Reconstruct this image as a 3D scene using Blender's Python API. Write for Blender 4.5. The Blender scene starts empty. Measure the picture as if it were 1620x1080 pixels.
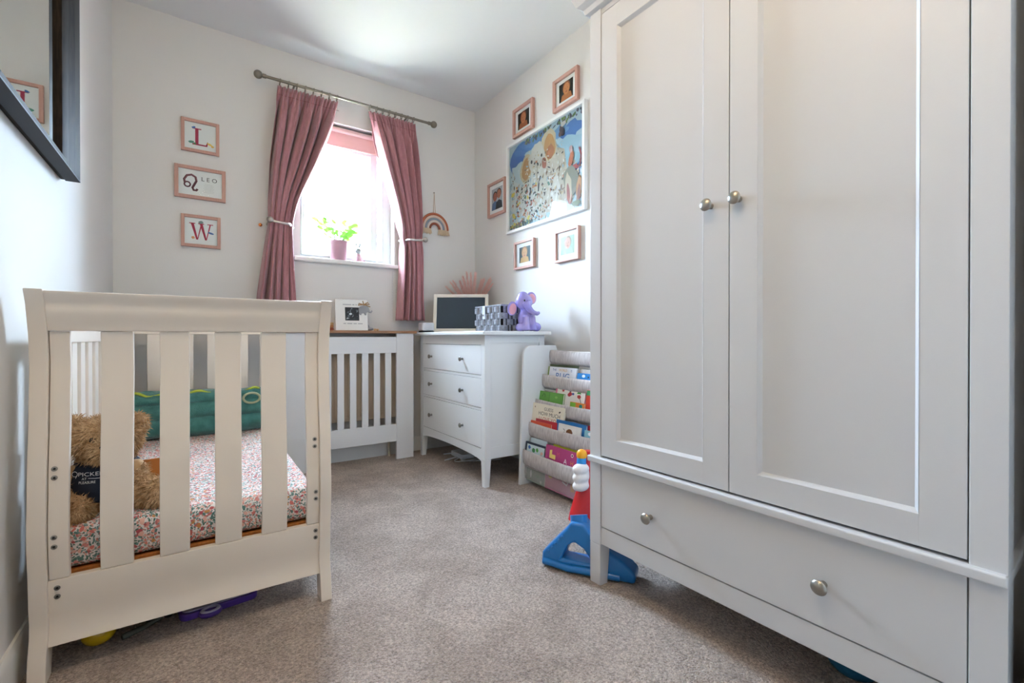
import bpy, bmesh, math, random
from mathutils import Vector, Matrix, noise
random.seed(7)
S = bpy.context.scene
C = S.collection
PI = math.pi

# ------------------------------------------------------------------ camera
YAW, PITCH, FPX, CAMZ = math.radians(34.5166), math.radians(-0.2404), 722.78, 0.79
cam = bpy.data.cameras.new('camera')
cam.sensor_width = 36.0
cam.lens = FPX / 1620 * 36.0
cam.shift_y = -3.25 / 1620
cam.clip_start = 0.02
camo = bpy.data.objects.new('camera', cam)
C.objects.link(camo)
camo.location = (0, 0, CAMZ)
camo.rotation_euler = (PI / 2 + PITCH, 0, -YAW)
S.camera = camo

# ------------------------------------------------------------------ light
W = bpy.data.worlds.new('world')
S.world = W
W.use_nodes = True
bg = W.node_tree.nodes['Background']
bg.inputs['Color'].default_value = (0.60, 0.765, 1.0, 1)
bg.inputs['Strength'].default_value = 115.0
# portal in the window opening (adds no light, it only helps the sky get in)
pl = bpy.data.lights.new('window_portal', 'AREA')
pl.shape = 'RECTANGLE'
pl.size, pl.size_y = 0.62, 0.92
pl.cycles.is_portal = True
po = bpy.data.objects.new('window_portal', pl)
po.location = (0.81, 3.30, 1.72)
po.rotation_euler = (-PI / 2, 0, 0)
C.objects.link(po)
# sun on the garden: comes from over the roof, so none of it falls straight into the room
sn = bpy.data.lights.new('sun', 'SUN')
sn.energy = 450
sn.color = (1.0, 0.86, 0.62)
sn.angle = math.radians(0.6)
so = bpy.data.objects.new('sun', sn)
so.rotation_euler = Vector((-0.55, 0.30, -0.80)).to_track_quat('-Z', 'Y').to_euler()
so.location = (4, 1, 6)
C.objects.link(so)

S.view_settings.view_transform = 'Standard'
S.view_settings.look = 'None'
S.view_settings.gamma = 1.0
S.view_settings.use_curve_mapping = False
S.view_settings.exposure = 0.72

# ------------------------------------------------------------------ materials
def lin(h):
    h = h.lstrip('#')
    o = []
    for i in (0, 2, 4):
        c = int(h[i:i + 2], 16) / 255
        o.append(c / 12.92 if c <= 0.04045 else ((c + 0.055) / 1.055) ** 2.4)
    return (*o, 1)

MATS = {}
def mat(name, hexc, rough=0.5, metal=0.0, bump=None, var=None, coat=0.0, sheen=0.0, trans=0.0, stretch=None):
    """bump=(scale,strength)  var=(scale,hex2) noise colour variation"""
    if name in MATS:
        return MATS[name]
    m = bpy.data.materials.new(name)
    m.use_nodes = True
    nt = m.node_tree
    b = nt.nodes['Principled BSDF']
    b.inputs['Base Color'].default_value = lin(hexc)
    b.inputs['Roughness'].default_value = rough
    b.inputs['Metallic'].default_value = metal
    b.inputs['Coat Weight'].default_value = coat
    b.inputs['Coat Roughness'].default_value = 0.03
    b.inputs['Sheen Weight'].default_value = sheen
    b.inputs['Transmission Weight'].default_value = trans
    tc = nt.nodes.new('ShaderNodeTexCoord')
    vec = tc.outputs['Object']
    if stretch:
        mp = nt.nodes.new('ShaderNodeMapping')
        mp.inputs['Scale'].default_value = stretch
        nt.links.new(vec, mp.inputs['Vector'])
        vec = mp.outputs['Vector']
    if var:
        n = nt.nodes.new('ShaderNodeTexNoise')
        n.inputs['Scale'].default_value = var[0]
        n.inputs['Detail'].default_value = 3
        nt.links.new(vec, n.inputs['Vector'])
        r = nt.nodes.new('ShaderNodeValToRGB')
        r.color_ramp.elements[0].position = 0.35
        r.color_ramp.elements[1].position = 0.65
        r.color_ramp.elements[0].color = lin(hexc)
        r.color_ramp.elements[1].color = lin(var[1])
        nt.links.new(n.outputs['Fac'], r.inputs['Fac'])
        nt.links.new(r.outputs['Color'], b.inputs['Base Color'])
    if bump:
        n = nt.nodes.new('ShaderNodeTexNoise')
        n.inputs['Scale'].default_value = bump[0]
        n.inputs['Detail'].default_value = 2
        nt.links.new(vec, n.inputs['Vector'])
        bp = nt.nodes.new('ShaderNodeBump')
        bp.inputs['Strength'].default_value = bump[1]
        bp.inputs['Distance'].default_value = 0.004
        nt.links.new(n.outputs['Fac'], bp.inputs['Height'])
        nt.links.new(bp.outputs['Normal'], b.inputs['Normal'])
    MATS[name] = m
    return m

M_WALL = mat('wall_paint', '#e2e0dc', 0.85, bump=(160, 0.06))
M_CEIL = mat('ceiling_paint', '#e9e8e6', 0.9)
M_TRIM = mat('white_trim', '#ebeae6', 0.4)
M_COT = mat('cot_paint', '#f0e6d9', 0.38, var=(3, '#ede2d4'))
M_WARD = mat('wardrobe_paint', '#d3d4d6', 0.42, bump=(300, 0.03))
M_CHEST = mat('chest_paint', '#e6e8e8', 0.42)
M_COVER = mat('cover_paint', '#e9eaec', 0.45)
M_NICKEL = mat('brushed_nickel', '#a9a49b', 0.32, 1.0)
M_STEEL = mat('dull_steel', '#8d8a84', 0.35, 1.0)
M_KNOB_GREY = mat('pewter_knob', '#8a8882', 0.4, 0.9)
M_OAK = mat('oak_top', '#a97c58', 0.45, var=(6, '#8f6645'), stretch=(1.5, 22, 22))
M_PINE = mat('pine_slat', '#b5722f', 0.5, var=(6, '#9c5d24'), stretch=(22, 1.5, 22))
M_CURT = mat('rose_curtain', '#b07a7f', 0.8, bump=(700, 0.25), sheen=0.35, var=(25, '#a46e74'), stretch=(6, 6, 1))
M_BLIND = mat('rose_blind', '#dcb9b6', 0.8)
M_UPVC = mat('white_upvc', '#f2f4f6', 0.3)
M_FRAME_PINK = mat('pink_wood', '#c79c8c', 0.5, var=(8, '#bb8d80'), stretch=(30, 30, 2))
M_FRAME_WHITE = mat('white_frame', '#ecebe7', 0.4)
M_PAPER = mat('white_paper', '#efefef', 0.7)
M_DARKWOOD = mat('dark_wood', '#15100c', 0.6, var=(10, '#261d16'), stretch=(14, 14, 2))
M_CHARCOAL = mat('charcoal_metal', '#3a3b40', 0.55)
M_BLACK = mat('black_paint_and_shade', '#151515', 0.6)  # plain black for eyes, wheels and sockets; painted shade behind drawer gaps
M_FUR = mat('bear_fur', '#b08a60', 0.9, var=(40, '#c49f75'))
M_FUR2 = mat('bear_fur_tip', '#d6b287', 0.85, var=(60, '#a87f52'))
M_NAVY = mat('navy_cotton', '#1e2534', 0.85, bump=(500, 0.2))
M_TEAL = mat('teal_plush', '#47857d', 0.9, bump=(260, 0.6), var=(30, '#376f69'), sheen=0.4)
M_LIME = mat('lime_trim', '#b7c441', 0.7)
for m_ in (M_DARKWOOD, M_CHARCOAL): m_.node_tree.nodes['Principled BSDF'].inputs['Specular IOR Level'].default_value = 0.12
M_RAD = mat('radiator_enamel', '#c9b9a6', 0.5)

mm = bpy.data.materials.new('mirror_glass'); mm.use_nodes = True
b = mm.node_tree.nodes['Principled BSDF']
b.inputs['Base Color'].default_value = (0.72, 0.76, 0.74, 1); b.inputs['Metallic'].default_value = 1; b.inputs['Roughness'].default_value = 0.015
M_MIRROR = mm

mg = bpy.data.materials.new('clear_glass'); mg.use_nodes = True
nt = mg.node_tree; nt.nodes.clear()
o_ = nt.nodes.new('ShaderNodeOutputMaterial'); mx = nt.nodes.new('ShaderNodeMixShader')
t_ = nt.nodes.new('ShaderNodeBsdfTransparent'); g_ = nt.nodes.new('ShaderNodeBsdfGlossy'); f_ = nt.nodes.new('ShaderNodeFresnel')
f_.inputs['IOR'].default_value = 1.3; g_.inputs['Roughness'].default_value = 0.02
t_.inputs['Color'].default_value = (0.97, 0.985, 0.98, 1)
ge = nt.nodes.new('ShaderNodeNewGeometry'); iv = nt.nodes.new('ShaderNodeMath'); iv.operation = 'SUBTRACT'; iv.inputs[0].default_value = 1.0
ml_ = nt.nodes.new('ShaderNodeMath'); ml_.operation = 'MULTIPLY'     # only the outer face of a pane mirrors
nt.links.new(ge.outputs['Backfacing'], iv.inputs[1]); nt.links.new(iv.outputs[0], ml_.inputs[0]); nt.links.new(f_.outputs[0], ml_.inputs[1])
nt.links.new(ml_.outputs[0], mx.inputs[0]); nt.links.new(t_.outputs[0], mx.inputs[1]); nt.links.new(g_.outputs[0], mx.inputs[2]); nt.links.new(mx.outputs[0], o_.inputs[0])
M_GLASS = mg
M_GLASS2 = mg.copy(); M_GLASS2.name = 'non_glare_glass'
for n in M_GLASS2.node_tree.nodes:
    if n.type == 'FRESNEL': n.inputs['IOR'].default_value = 1.06
    if n.type == 'BSDF_GLOSSY': n.inputs['Roughness'].default_value = 0.03

mp_ = bpy.data.materials.new('clear_vinyl'); mp_.use_nodes = True
nt = mp_.node_tree; nt.nodes.clear()
o_ = nt.nodes.new('ShaderNodeOutputMaterial'); mx = nt.nodes.new('ShaderNodeMixShader'); mx.inputs[0].default_value = 0.26
t_ = nt.nodes.new('ShaderNodeBsdfTransparent'); g_ = nt.nodes.new('ShaderNodeBsdfPrincipled')
g_.inputs['Base Color'].default_value = lin('#c5c0bd'); g_.inputs['Roughness'].default_value = 0.3
nt.links.new(t_.outputs[0], mx.inputs[1]); nt.links.new(g_.outputs[0], mx.inputs[2]); nt.links.new(mx.outputs[0], o_.inputs[0])
M_VINYL = mp_

# carpet
mc = bpy.data.materials.new('carpet_pile'); mc.use_nodes = True
nt = mc.node_tree; b = nt.nodes['Principled BSDF']; b.inputs['Roughness'].default_value = 0.95; b.inputs['Sheen Weight'].default_value = 0.25
tc = nt.nodes.new('ShaderNodeTexCoord')
v1 = nt.nodes.new('ShaderNodeTexVoronoi'); v1.inputs['Scale'].default_value = 210
n1 = nt.nodes.new('ShaderNodeTexNoise'); n1.inputs['Scale'].default_value = 165; n1.inputs['Detail'].default_value = 4; n1.inputs['Roughness'].default_value = 0.75
n2 = nt.nodes.new('ShaderNodeTexNoise'); n2.inputs['Scale'].default_value = 5.5; n2.inputs['Detail'].default_value = 4; n2.inputs['Distortion'].default_value = 0.6
for n in (v1, n1, n2): nt.links.new(tc.outputs['Object'], n.inputs['Vector'])
r = nt.nodes.new('ShaderNodeValToRGB')
r.color_ramp.elements[0].position = 0.30; r.color_ramp.elements[0].color = lin('#746254')
r.color_ramp.elements[1].position = 0.69; r.color_ramp.elements[1].color = lin('#f0dfd0')
e = r.color_ramp.elements.new(0.5); e.color = lin('#c2afa1')
nt.links.new(n1.outputs['Fac'], r.inputs['Fac'])
mxc = nt.nodes.new('ShaderNodeMix'); mxc.data_type = 'RGBA'; mxc.blend_type = 'MULTIPLY'; mxc.inputs[0].default_value = 0.55
r2 = nt.nodes.new('ShaderNodeValToRGB'); r2.color_ramp.elements[0].color = lin('#c9c3bd'); r2.color_ramp.elements[1].color = lin('#ffffff')
r2.color_ramp.elements[0].position = 0.4; r2.color_ramp.elements[1].position = 0.6
nt.links.new(n2.outputs['Fac'], r2.inputs['Fac'])
nt.links.new(r.outputs['Color'], mxc.inputs[6]); nt.links.new(r2.outputs['Color'], mxc.inputs[7])
nt.links.new(mxc.outputs[2], b.inputs['Base Color'])
ad = nt.nodes.new('ShaderNodeMath'); ad.operation = 'SUBTRACT'
nt.links.new(n1.outputs['Fac'], ad.inputs[0]); nt.links.new(v1.outputs['Distance'], ad.inputs[1])
bp = nt.nodes.new('ShaderNodeBump'); bp.inputs['Strength'].default_value = 0.9; bp.inputs['Distance'].default_value = 0.008
nt.links.new(ad.outputs[0], bp.inputs['Height']); nt.links.new(bp.outputs['Normal'], b.inputs['Normal'])
M_CARPET = mc

# floral sheet
mf = bpy.data.materials.new('floral_cotton'); mf.use_nodes = True
nt = mf.node_tree; b = nt.nodes['Principled BSDF']; b.inputs['Roughness'].default_value = 0.85
tc = nt.nodes.new('ShaderNodeTexCoord')
nz = nt.nodes.new('ShaderNodeTexNoise'); nz.inputs['Scale'].default_value = 45
nt.links.new(tc.outputs['Object'], nz.inputs['Vector'])
vm = nt.nodes.new('ShaderNodeVectorMath'); vm.operation = 'MULTIPLY_ADD'; vm.inputs[1].default_value = (0.02, 0.02, 0.02)
nt.links.new(nz.outputs['Color'], vm.inputs[0]); nt.links.new(tc.outputs['Object'], vm.inputs[2])
prev = None
def flower_layer(scale, thr, cols, prev):
    v = nt.nodes.new('ShaderNodeTexVoronoi'); v.inputs['Scale'].default_value = scale
    nt.links.new(vm.outputs[0], v.inputs['Vector'])
    sep = nt.nodes.new('ShaderNodeSeparateColor'); nt.links.new(v.outputs['Color'], sep.inputs[0])
    rr = nt.nodes.new('ShaderNodeValToRGB'); rr.color_ramp.interpolation = 'CONSTANT'
    els = rr.color_ramp.elements
    els[0].position = 0; els[0].color = lin(cols[0]); els[1].position = 1 / len(cols); els[1].color = lin(cols[1])
    for k in range(2, len(cols)):
        q = els.new(k / len(cols)); q.color = lin(cols[k])
    nt.links.new(sep.outputs[0], rr.inputs['Fac'])
    lt = nt.nodes.new('ShaderNodeMath'); lt.operation = 'LESS_THAN'; lt.inputs[1].default_value = thr
    nt.links.new(v.outputs['Distance'], lt.inputs[0])
    mx = nt.nodes.new('ShaderNodeMix'); mx.data_type = 'RGBA'
    nt.links.new(lt.outputs[0], mx.inputs[0])
    if prev is None: mx.inputs[6].default_value = lin('#e6ddd8')
    else: nt.links.new(prev, mx.inputs[6])
    nt.links.new(rr.outputs['Color'], mx.inputs[7])
    return mx.outputs[2]
prev = flower_layer(190, 0.50, ['#5f7f77', '#4d6f5f', '#8aa39b', '#6d8b86', '#c98b7d'], None)
prev = flower_layer(105, 0.40, ['#d9897a', '#b9605f', '#e3a492', '#5b7d74', '#c6746f', '#e5b9a8'], prev)
prev = flower_layer(60, 0.30, ['#d4766c', '#c98d55', '#d98f86', '#b7535a', '#e6b5a5'], prev)
nt.links.new(prev, b.inputs['Base Color'])
M_FLORAL = mf

# sling linen
ml = bpy.data.materials.new('sling_linen'); ml.use_nodes = True
nt = ml.node_tree; b = nt.nodes['Principled BSDF']; b.inputs['Roughness'].default_value = 0.9
tc = nt.nodes.new('ShaderNodeTexCoord'); mp = nt.nodes.new('ShaderNodeMapping'); mp.inputs['Scale'].default_value = (60, 260, 25)
n = nt.nodes.new('ShaderNodeTexNoise'); n.inputs['Scale'].default_value = 1.0; n.inputs['Detail'].default_value = 3
nt.links.new(tc.outputs['Object'], mp.inputs[0]); nt.links.new(mp.outputs[0], n.inputs['Vector'])
r = nt.nodes.new('ShaderNodeValToRGB'); r.color_ramp.elements[0].position = 0.3; r.color_ramp.elements[1].position = 0.7
r.color_ramp.elements[0].color = lin('#aca4a2'); r.color_ramp.elements[1].color = lin('#d8d2cf')
nt.links.new(n.outputs['Fac'], r.inputs['Fac']); nt.links.new(r.outputs['Color'], b.inputs['Base Color'])
M_LINEN = ml

# ------------------------------------------------------------------ mesh helpers
def wloc(o):
    v = Vector((0, 0, 0))
    while o is not None:
        v += Vector(o.location); o = o.parent
    return v

class MB:
    """collects shapes (world coordinates), build() links them as ONE mesh object"""
    def __init__(s):
        s.v = []; s.f = []; s.m = []; s.mi = 0
    def add(s, vs, fs):
        o = len(s.v); s.v += [tuple(p) for p in vs]
        for f in fs: s.f.append(tuple(o + i for i in f)); s.m.append(s.mi)
        return s
    def bmadd(s, bm, M=None):
        if M is not None: bmesh.ops.transform(bm, matrix=M, verts=bm.verts)
        bm.verts.index_update()
        s.add([v.co.copy() for v in bm.verts], [[v.index for v in f.verts] for f in bm.faces]); bm.free(); return s
    def box(s, x0, x1, y0, y1, z0, z1, bev=0.0, seg=2, M=None):
        bm = bmesh.new(); bmesh.ops.create_cube(bm, size=1)
        bmesh.ops.scale(bm, vec=(x1 - x0, y1 - y0, z1 - z0), verts=bm.verts)
        bmesh.ops.translate(bm, vec=((x0 + x1) / 2, (y0 + y1) / 2, (z0 + z1) / 2), verts=bm.verts)
        if bev > 0: bmesh.ops.bevel(bm, geom=bm.edges[:], offset=bev, segments=seg, profile=0.5, affect='EDGES')
        return s.bmadd(bm, M)
    def prism(s, pts, axis, a0, a1, bev=0.0, seg=2):
        """pts 2D polygon; axis 'x': (y,z) 'y': (x,z) 'z': (x,y)"""
        def P(p, a): return {'x': (a, p[0], p[1]), 'y': (p[0], a, p[1]), 'z': (p[0], p[1], a)}[axis]
        bm = bmesh.new()
        A = [bm.verts.new(P(p, a0)) for p in pts]; B = [bm.verts.new(P(p, a1)) for p in pts]
        bm.faces.new(A); bm.faces.new(B[::-1]); n = len(pts)
        for i in range(n): bm.faces.new((A[i], B[i], B[(i + 1) % n], A[(i + 1) % n]))
        bmesh.ops.recalc_face_normals(bm, faces=bm.faces)
        if bev > 0:
            ed = [e for e in bm.edges if len(e.link_faces) == 2 and e.calc_face_angle(0) > 0.6]
            bmesh.ops.bevel(bm, geom=ed, offset=bev, segments=seg, profile=0.5, affect='EDGES')
        return s.bmadd(bm)
    def tube(s, pts, r, n=10, closed=False, caps=True):
        pts = [Vector(p) for p in pts]; R = r if isinstance(r, (list, tuple)) else [r] * len(pts)
        N = len(pts); rings = []; up = None
        for i, p in enumerate(pts):
            if closed: t = pts[(i + 1) % N] - pts[i - 1]
            else: t = pts[min(i + 1, N - 1)] - pts[max(i - 1, 0)]
            t.normalize()
            if up is None:
                up = Vector((0, 0, 1)) if abs(t.z) < 0.9 else Vector((1, 0, 0))
            a = t.cross(up); a.normalize(); b = a.cross(t); b.normalize(); up = b
            rings.append([p + (a * math.cos(2 * PI * k / n) + b * math.sin(2 * PI * k / n)) * R[i] for k in range(n)])
        vs = [q for g in rings for q in g]; fs = []
        for i in range(N if closed else N - 1):
            j = (i + 1) % N
            for k in range(n): fs.append((i * n + k, i * n + (k + 1) % n, j * n + (k + 1) % n, j * n + k))
        if not closed and caps:
            fs.append(tuple(range(n))[::-1]); fs.append(tuple((N - 1) * n + k for k in range(n)))
        return s.add(vs, fs)
    def lathe(s, prof, c, axis='z', n=20):
        """prof [(r,h)] along axis from point c"""
        c = Vector(c); vs = []; fs = []
        A = {'z': (Vector((1, 0, 0)), Vector((0, 1, 0)), Vector((0, 0, 1))), 'x': (Vector((0, 1, 0)), Vector((0, 0, 1)), Vector((1, 0, 0))),
             '-x': (Vector((0, 0, 1)), Vector((0, 1, 0)), Vector((-1, 0, 0))), '-y': (Vector((1, 0, 0)), Vector((0, 0, 1)), Vector((0, -1, 0)))}[axis]
        for r, h in prof:
            for k in range(n): vs.append(c + A[0] * r * math.cos(2 * PI * k / n) + A[1] * r * math.sin(2 * PI * k / n) + A[2] * h)
        for i in range(len(prof) - 1):
            for k in range(n): fs.append((i * n + k, i * n + (k + 1) % n, (i + 1) * n + (k + 1) % n, (i + 1) * n + k))
        if prof[0][0] > 1e-5: fs.append(tuple(range(n))[::-1])
        if prof[-1][0] > 1e-5: fs.append(tuple((len(prof) - 1) * n + k for k in range(n)))
        return s.add(vs, fs)
    def ell(s, c, r, M=None, u=16, v=10):
        bm = bmesh.new(); bmesh.ops.create_uvsphere(bm, u_segments=u, v_segments=v, radius=1)
        T = Matrix.Translation(Vector(c)) @ (M if M is not None else Matrix()) @ Matrix.Diagonal((*r, 1))
        return s.bmadd(bm, T)
    def grid(s, G, flip=False):
        R = len(G); K = len(G[0]); vs = [p for g in G for p in g]; fs = []
        for i in range(R - 1):
            for k in range(K - 1):
                f = (i * K + k, i * K + k + 1, (i + 1) * K + k + 1, (i + 1) * K + k); fs.append(f[::-1] if flip else f)
        return s.add(vs, fs)
    def build(s, name, mats, parent=None, angle=40, solid=0.0, origin=None):
        if not isinstance(mats, (list, tuple)): mats = [mats]
        V = [Vector(p) for p in s.v]
        mn = [min(p[i] for p in V) for i in range(3)]; mxx = [max(p[i] for p in V) for i in range(3)]
        o = Vector(origin) if origin is not None else Vector(((mn[0] + mxx[0]) / 2, (mn[1] + mxx[1]) / 2, mn[2]))
        me = bpy.data.meshes.new(name)
        me.from_pydata([p - o for p in V], [], s.f)
        for m in mats: me.materials.append(m)
        for p, i in zip(me.polygons, s.m): p.material_index = i; p.use_smooth = True
        me.update()
        bm = bmesh.new(); bm.from_mesh(me); bmesh.ops.recalc_face_normals(bm, faces=bm.faces); bm.to_mesh(me); bm.free()
        me.set_sharp_from_angle(angle=math.radians(angle))
        ob = bpy.data.objects.new(name, me); C.objects.link(ob)
        ob.location = o - (wloc(parent) if parent else Vector((0, 0, 0)))
        if parent: ob.parent = parent
        if angle <= 50:
            wn = ob.modifiers.new('flat_faces', 'WEIGHTED_NORMAL'); wn.keep_sharp = True
        if solid:
            md = ob.modifiers.new('thickness', 'SOLIDIFY'); md.thickness = solid; md.offset = 0
        return ob

def tag(o, label=None, cat=None, group=None, kind=None):
    if label: o['label'] = label
    if cat: o['category'] = cat
    if group: o['group'] = group
    if kind: o['kind'] = kind
    return o
def thing(name, label, cat, loc, group=None):
    o = bpy.data.objects.new(name, None); o.empty_display_size = 0.05; C.objects.link(o); o.location = loc
    return tag(o, label, cat, group)
def bx(name, m, parent, x0, x1, y0, y1, z0, z1, bev=0.002, seg=2):
    return MB().box(x0, x1, y0, y1, z0, z1, bev, seg).build(name, m, parent)
def smooth01(t): t = max(0, min(1, t)); return t * t * (3 - 2 * t)
def interp(tab, z):
    if z <= tab[0][0]: return tab[0][1]
    for (a, p), (b, q) in zip(tab, tab[1:]):
        if z <= b:
            t = (z - a) / (b - a); t = t * t * (3 - 2 * t); return p + (q - p) * t
    return tab[-1][1]

SY, CY = math.sin(YAW), math.cos(YAW)
def yat(u, x):   # depth at which a thing standing at room position x was measured
    k = (u - 810) / FPX; return x * (CY - SY * k) / (SY + CY * k)
def zat(u, v, x):
    dep = SY * x + CY * yat(u, x); return CAMZ - (v - 533.7) / FPX * dep

def remesh(ells, voxel, smooth_it=2):
    """one continuous skin over a set of ellipsoids/tubes collected in an MB"""
    me = bpy.data.meshes.new('tmp'); me.from_pydata(ells.v, [], ells.f); me.update()
    ob = bpy.data.objects.new('tmp', me); C.objects.link(ob)
    md = ob.modifiers.new('r', 'REMESH'); md.mode = 'VOXEL'; md.voxel_size = voxel
    sm = ob.modifiers.new('s', 'SMOOTH'); sm.factor = 0.6; sm.iterations = smooth_it
    dg = bpy.context.evaluated_depsgraph_get()
    ev = bpy.data.meshes.new_from_object(ob.evaluated_get(dg))
    out = MB(); out.add([v.co.copy() for v in ev.vertices], [tuple(p.vertices) for p in ev.polygons])
    bpy.data.objects.remove(ob); bpy.data.meshes.remove(me); bpy.data.meshes.remove(ev)
    return out

TXT = {}
def text_polys(string):
    if string not in TXT:
        cu = bpy.data.curves.new('t', 'FONT'); cu.body = string; cu.size = 1; cu.align_x = 'CENTER'; cu.resolution_u = 3
        ob = bpy.data.objects.new('t', cu); C.objects.link(ob)
        dg = bpy.context.evaluated_depsgraph_get()
        me = bpy.data.meshes.new_from_object(ob.evaluated_get(dg))
        TXT[string] = ([v.co.copy() for v in me.vertices], [tuple(p.vertices) for p in me.polygons])
        bpy.data.objects.remove(ob); bpy.data.curves.remove(cu); bpy.data.meshes.remove(me)
    return TXT[string]

class Flat:
    """flat printed shapes on a plane (each later shape a hair's breadth above the one before)"""
    def __init__(s, org, ua, va):
        s.o = Vector(org); s.u = Vector(ua).normalized(); s.w = Vector(va).normalized(); s.n = s.u.cross(s.w)
        s.b = MB(); s.mats = []; s.k = 0
    warp = None; dim = 1
    def P(s, p):
        q = s.o + s.u * p[0] + s.w * p[1] + s.n * (s.k * 0.000006)
        return s.warp(q) if s.warp else q
    def use(s, m):
        if isinstance(m, str) and s.dim != 1: m = '#' + ''.join('%02x' % int(int(m[i:i + 2], 16) * s.dim) for i in (1, 3, 5))
        if isinstance(m, str): m = mat('print_' + m.lstrip('#'), m, 0.55)
        if m not in s.mats: s.mats.append(m)
        s.b.mi = s.mats.index(m); s.k += 1
    def poly(s, pts, m): s.use(m); s.b.add([s.P(p) for p in pts], [tuple(range(len(pts)))])
    def rect(s, x0, y0, x1, y1, m): s.poly([(x0, y0), (x1, y0), (x1, y1), (x0, y1)], m)
    def ell(s, cx, cy, rx, ry, m, rot=0, n=18, wob=0.0):
        c, t = math.cos(rot), math.sin(rot); q = []
        for i in range(n):
            a = 2 * PI * i / n; f = 1 + (random.uniform(-wob, wob) if wob else 0)
            x, y = rx * math.cos(a) * f, ry * math.sin(a) * f
            q.append((cx + x * c - y * t, cy + x * t + y * c))
        s.poly(q, m)
    def ribbon(s, pts, w, m):
        s.use(m); L = []; R = []
        for i, p in enumerate(pts):
            a = pts[max(i - 1, 0)]; b = pts[min(i + 1, len(pts) - 1)]
            dx, dy = b[0] - a[0], b[1] - a[1]; l = math.hypot(dx, dy) or 1
            L.append((p[0] - dy / l * w / 2, p[1] + dx / l * w / 2)); R.append((p[0] + dy / l * w / 2, p[1] - dx / l * w / 2))
        n = len(pts)
        s.b.add([s.P(p) for p in L + R], [(i, i + 1, n + i + 1, n + i) for i in range(n - 1)])
    def text(s, string, x, y, size, m, sx=1.0):
        s.use(m); vs, fs = text_polys(string)
        s.b.add([s.P((x + v.x * size * sx, y + v.y * size)) for v in vs], fs)
    def build(s, name, parent):
        ob = s.b.build(name, s.mats, parent); return ob

# ------------------------------------------------------------------ room shell
XL, XR, YB, YN, ZC = -0.35, 1.735, 3.022, -1.15, 2.495
OX0, OX1, OZ0, OZ1 = 0.515, 1.105, 1.262, 2.152      # window opening
WT = 0.30
def struct(name, mb, m, parent=None):
    o = mb.build(name, m, parent); 
    if parent is None: o['kind'] = 'structure'
    return o
struct('floor', MB().box(XL - .1, XR + .1, YN - .1, YB + .1, -0.1, 0), M_CARPET)
struct('ceiling', MB().box(XL - .1, XR + .1, YN - .1, YB + WT, ZC, ZC + .1), M_CEIL)
struct('wall_left', MB().box(XL - .1, XL, YN - .1, YB + WT, 0, ZC), M_WALL)
struct('wall_right', MB().box(XR, XR + .1, YN - .1, YB + WT, 0, ZC), M_WALL)
w = MB(); w.box(XL, OX0, YB, YB + WT, 0, ZC); w.box(OX1, XR, YB, YB + WT, 0, ZC); w.box(OX0, OX1, YB, YB + WT, 0, OZ0); w.box(OX0, OX1, YB, YB + WT, OZ1, ZC)
struct('wall_back', w, M_WALL)
w = MB(); w.box(XL, -.28, -.13, -.03, 0, ZC); w.box(.60, XR, -.13, -.03, 0, ZC); w.box(-.28, .60, -.13, -.03, 2.05, ZC); w.box(1.06, XR, -.03, .070, 0, ZC)  # the last box is an unseen nib added to shade the wardrobe side
struct('wall_front_and_shade_nib', w, M_WALL)
struct('wall_hall', MB().box(XL, XR, YN - .1, YN, 0, ZC), M_WALL)
f = MB()
for a in ((-.28, -.262, 0, 2.05), (.582, .60, 0, 2.05), (-.28, .60, 2.032, 2.05)): f.box(a[0], a[1], -.135, -.025, a[2], a[3], .002)
struct('trim_1', f, M_TRIM)
def skirting(name, x0, x1, y0, y1, ax):
    prof = [(0, 0), (0.014, 0), (0.014, 0.085), (0.006, 0.10), (0, 0.10)]
    mb = MB()
    if ax == 'L': mb.prism([(x0 + a, z) for a, z in prof], 'y', y0, y1)
    if ax == 'R': mb.prism([(x0 - a, z) for a, z in prof], 'y', y0, y1)
    if ax == 'B': mb.prism([(y0 - a, z) for a, z in prof], 'x', x0, x1)
    struct(name, mb, M_TRIM)
skirting('baseboard_left', XL, 0, YN, YB, 'L'); skirting('baseboard_right', XR, 0, YN, YB, 'R'); skirting('baseboard_back', XL + .014, XR - .014, YB, 0, 'B')

# window
win = tag(bpy.data.objects.new('window_1', None), 'white plastic casement window with one pane in the back wall', None, None, 'structure'); C.objects.link(win); win.location = (0.81, 3.10, OZ0)
FY0, FY1 = 3.10, 3.17
fx0, fx1, fz0, fz1 = OX0, OX1, OZ0 + .02, OZ1
f = MB()
for a in ((fx0, fx0 + .028, fz0, fz1), (fx1 - .062, fx1, fz0, fz1)): f.box(a[0], a[1], FY0, FY1, a[2], a[3], 0.004)
for a in ((fz0, fz0 + .035), (fz1 - .05, fz1)): f.box(fx0 + .02, fx1 - .03, FY0 + .002, FY1, a[0], a[1], 0.004)
f.build('window_frame', M_UPVC, win)
sx0, sx1, sz0, sz1 = fx0 + .015, fx1 - .095, fz0 + .025, fz1 - .10
f = MB(); t = 0.05
f.box(sx0, sx0 + t - .012, FY0 - .018, FY1 - .02, sz0, sz1, 0.006); f.box(sx1 - t, sx1, FY0 - .018, FY1 - .02, sz0, sz1, 0.006)
f.box(sx0 + .02, sx1 - .02, FY0 - .016, FY1 - .02, sz0, sz0 + t, 0.006); f.box(sx0 + .02, sx1 - .02, FY0 - .016, FY1 - .02, sz1 - t, sz1, 0.006)
sash = f.build('sash', M_UPVC, win)
bx('pane', M_GLASS, sash, sx0 + .03, sx1 - .04, 3.125, 3.129, sz0 + .04, sz1 - .04, 0)
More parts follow.
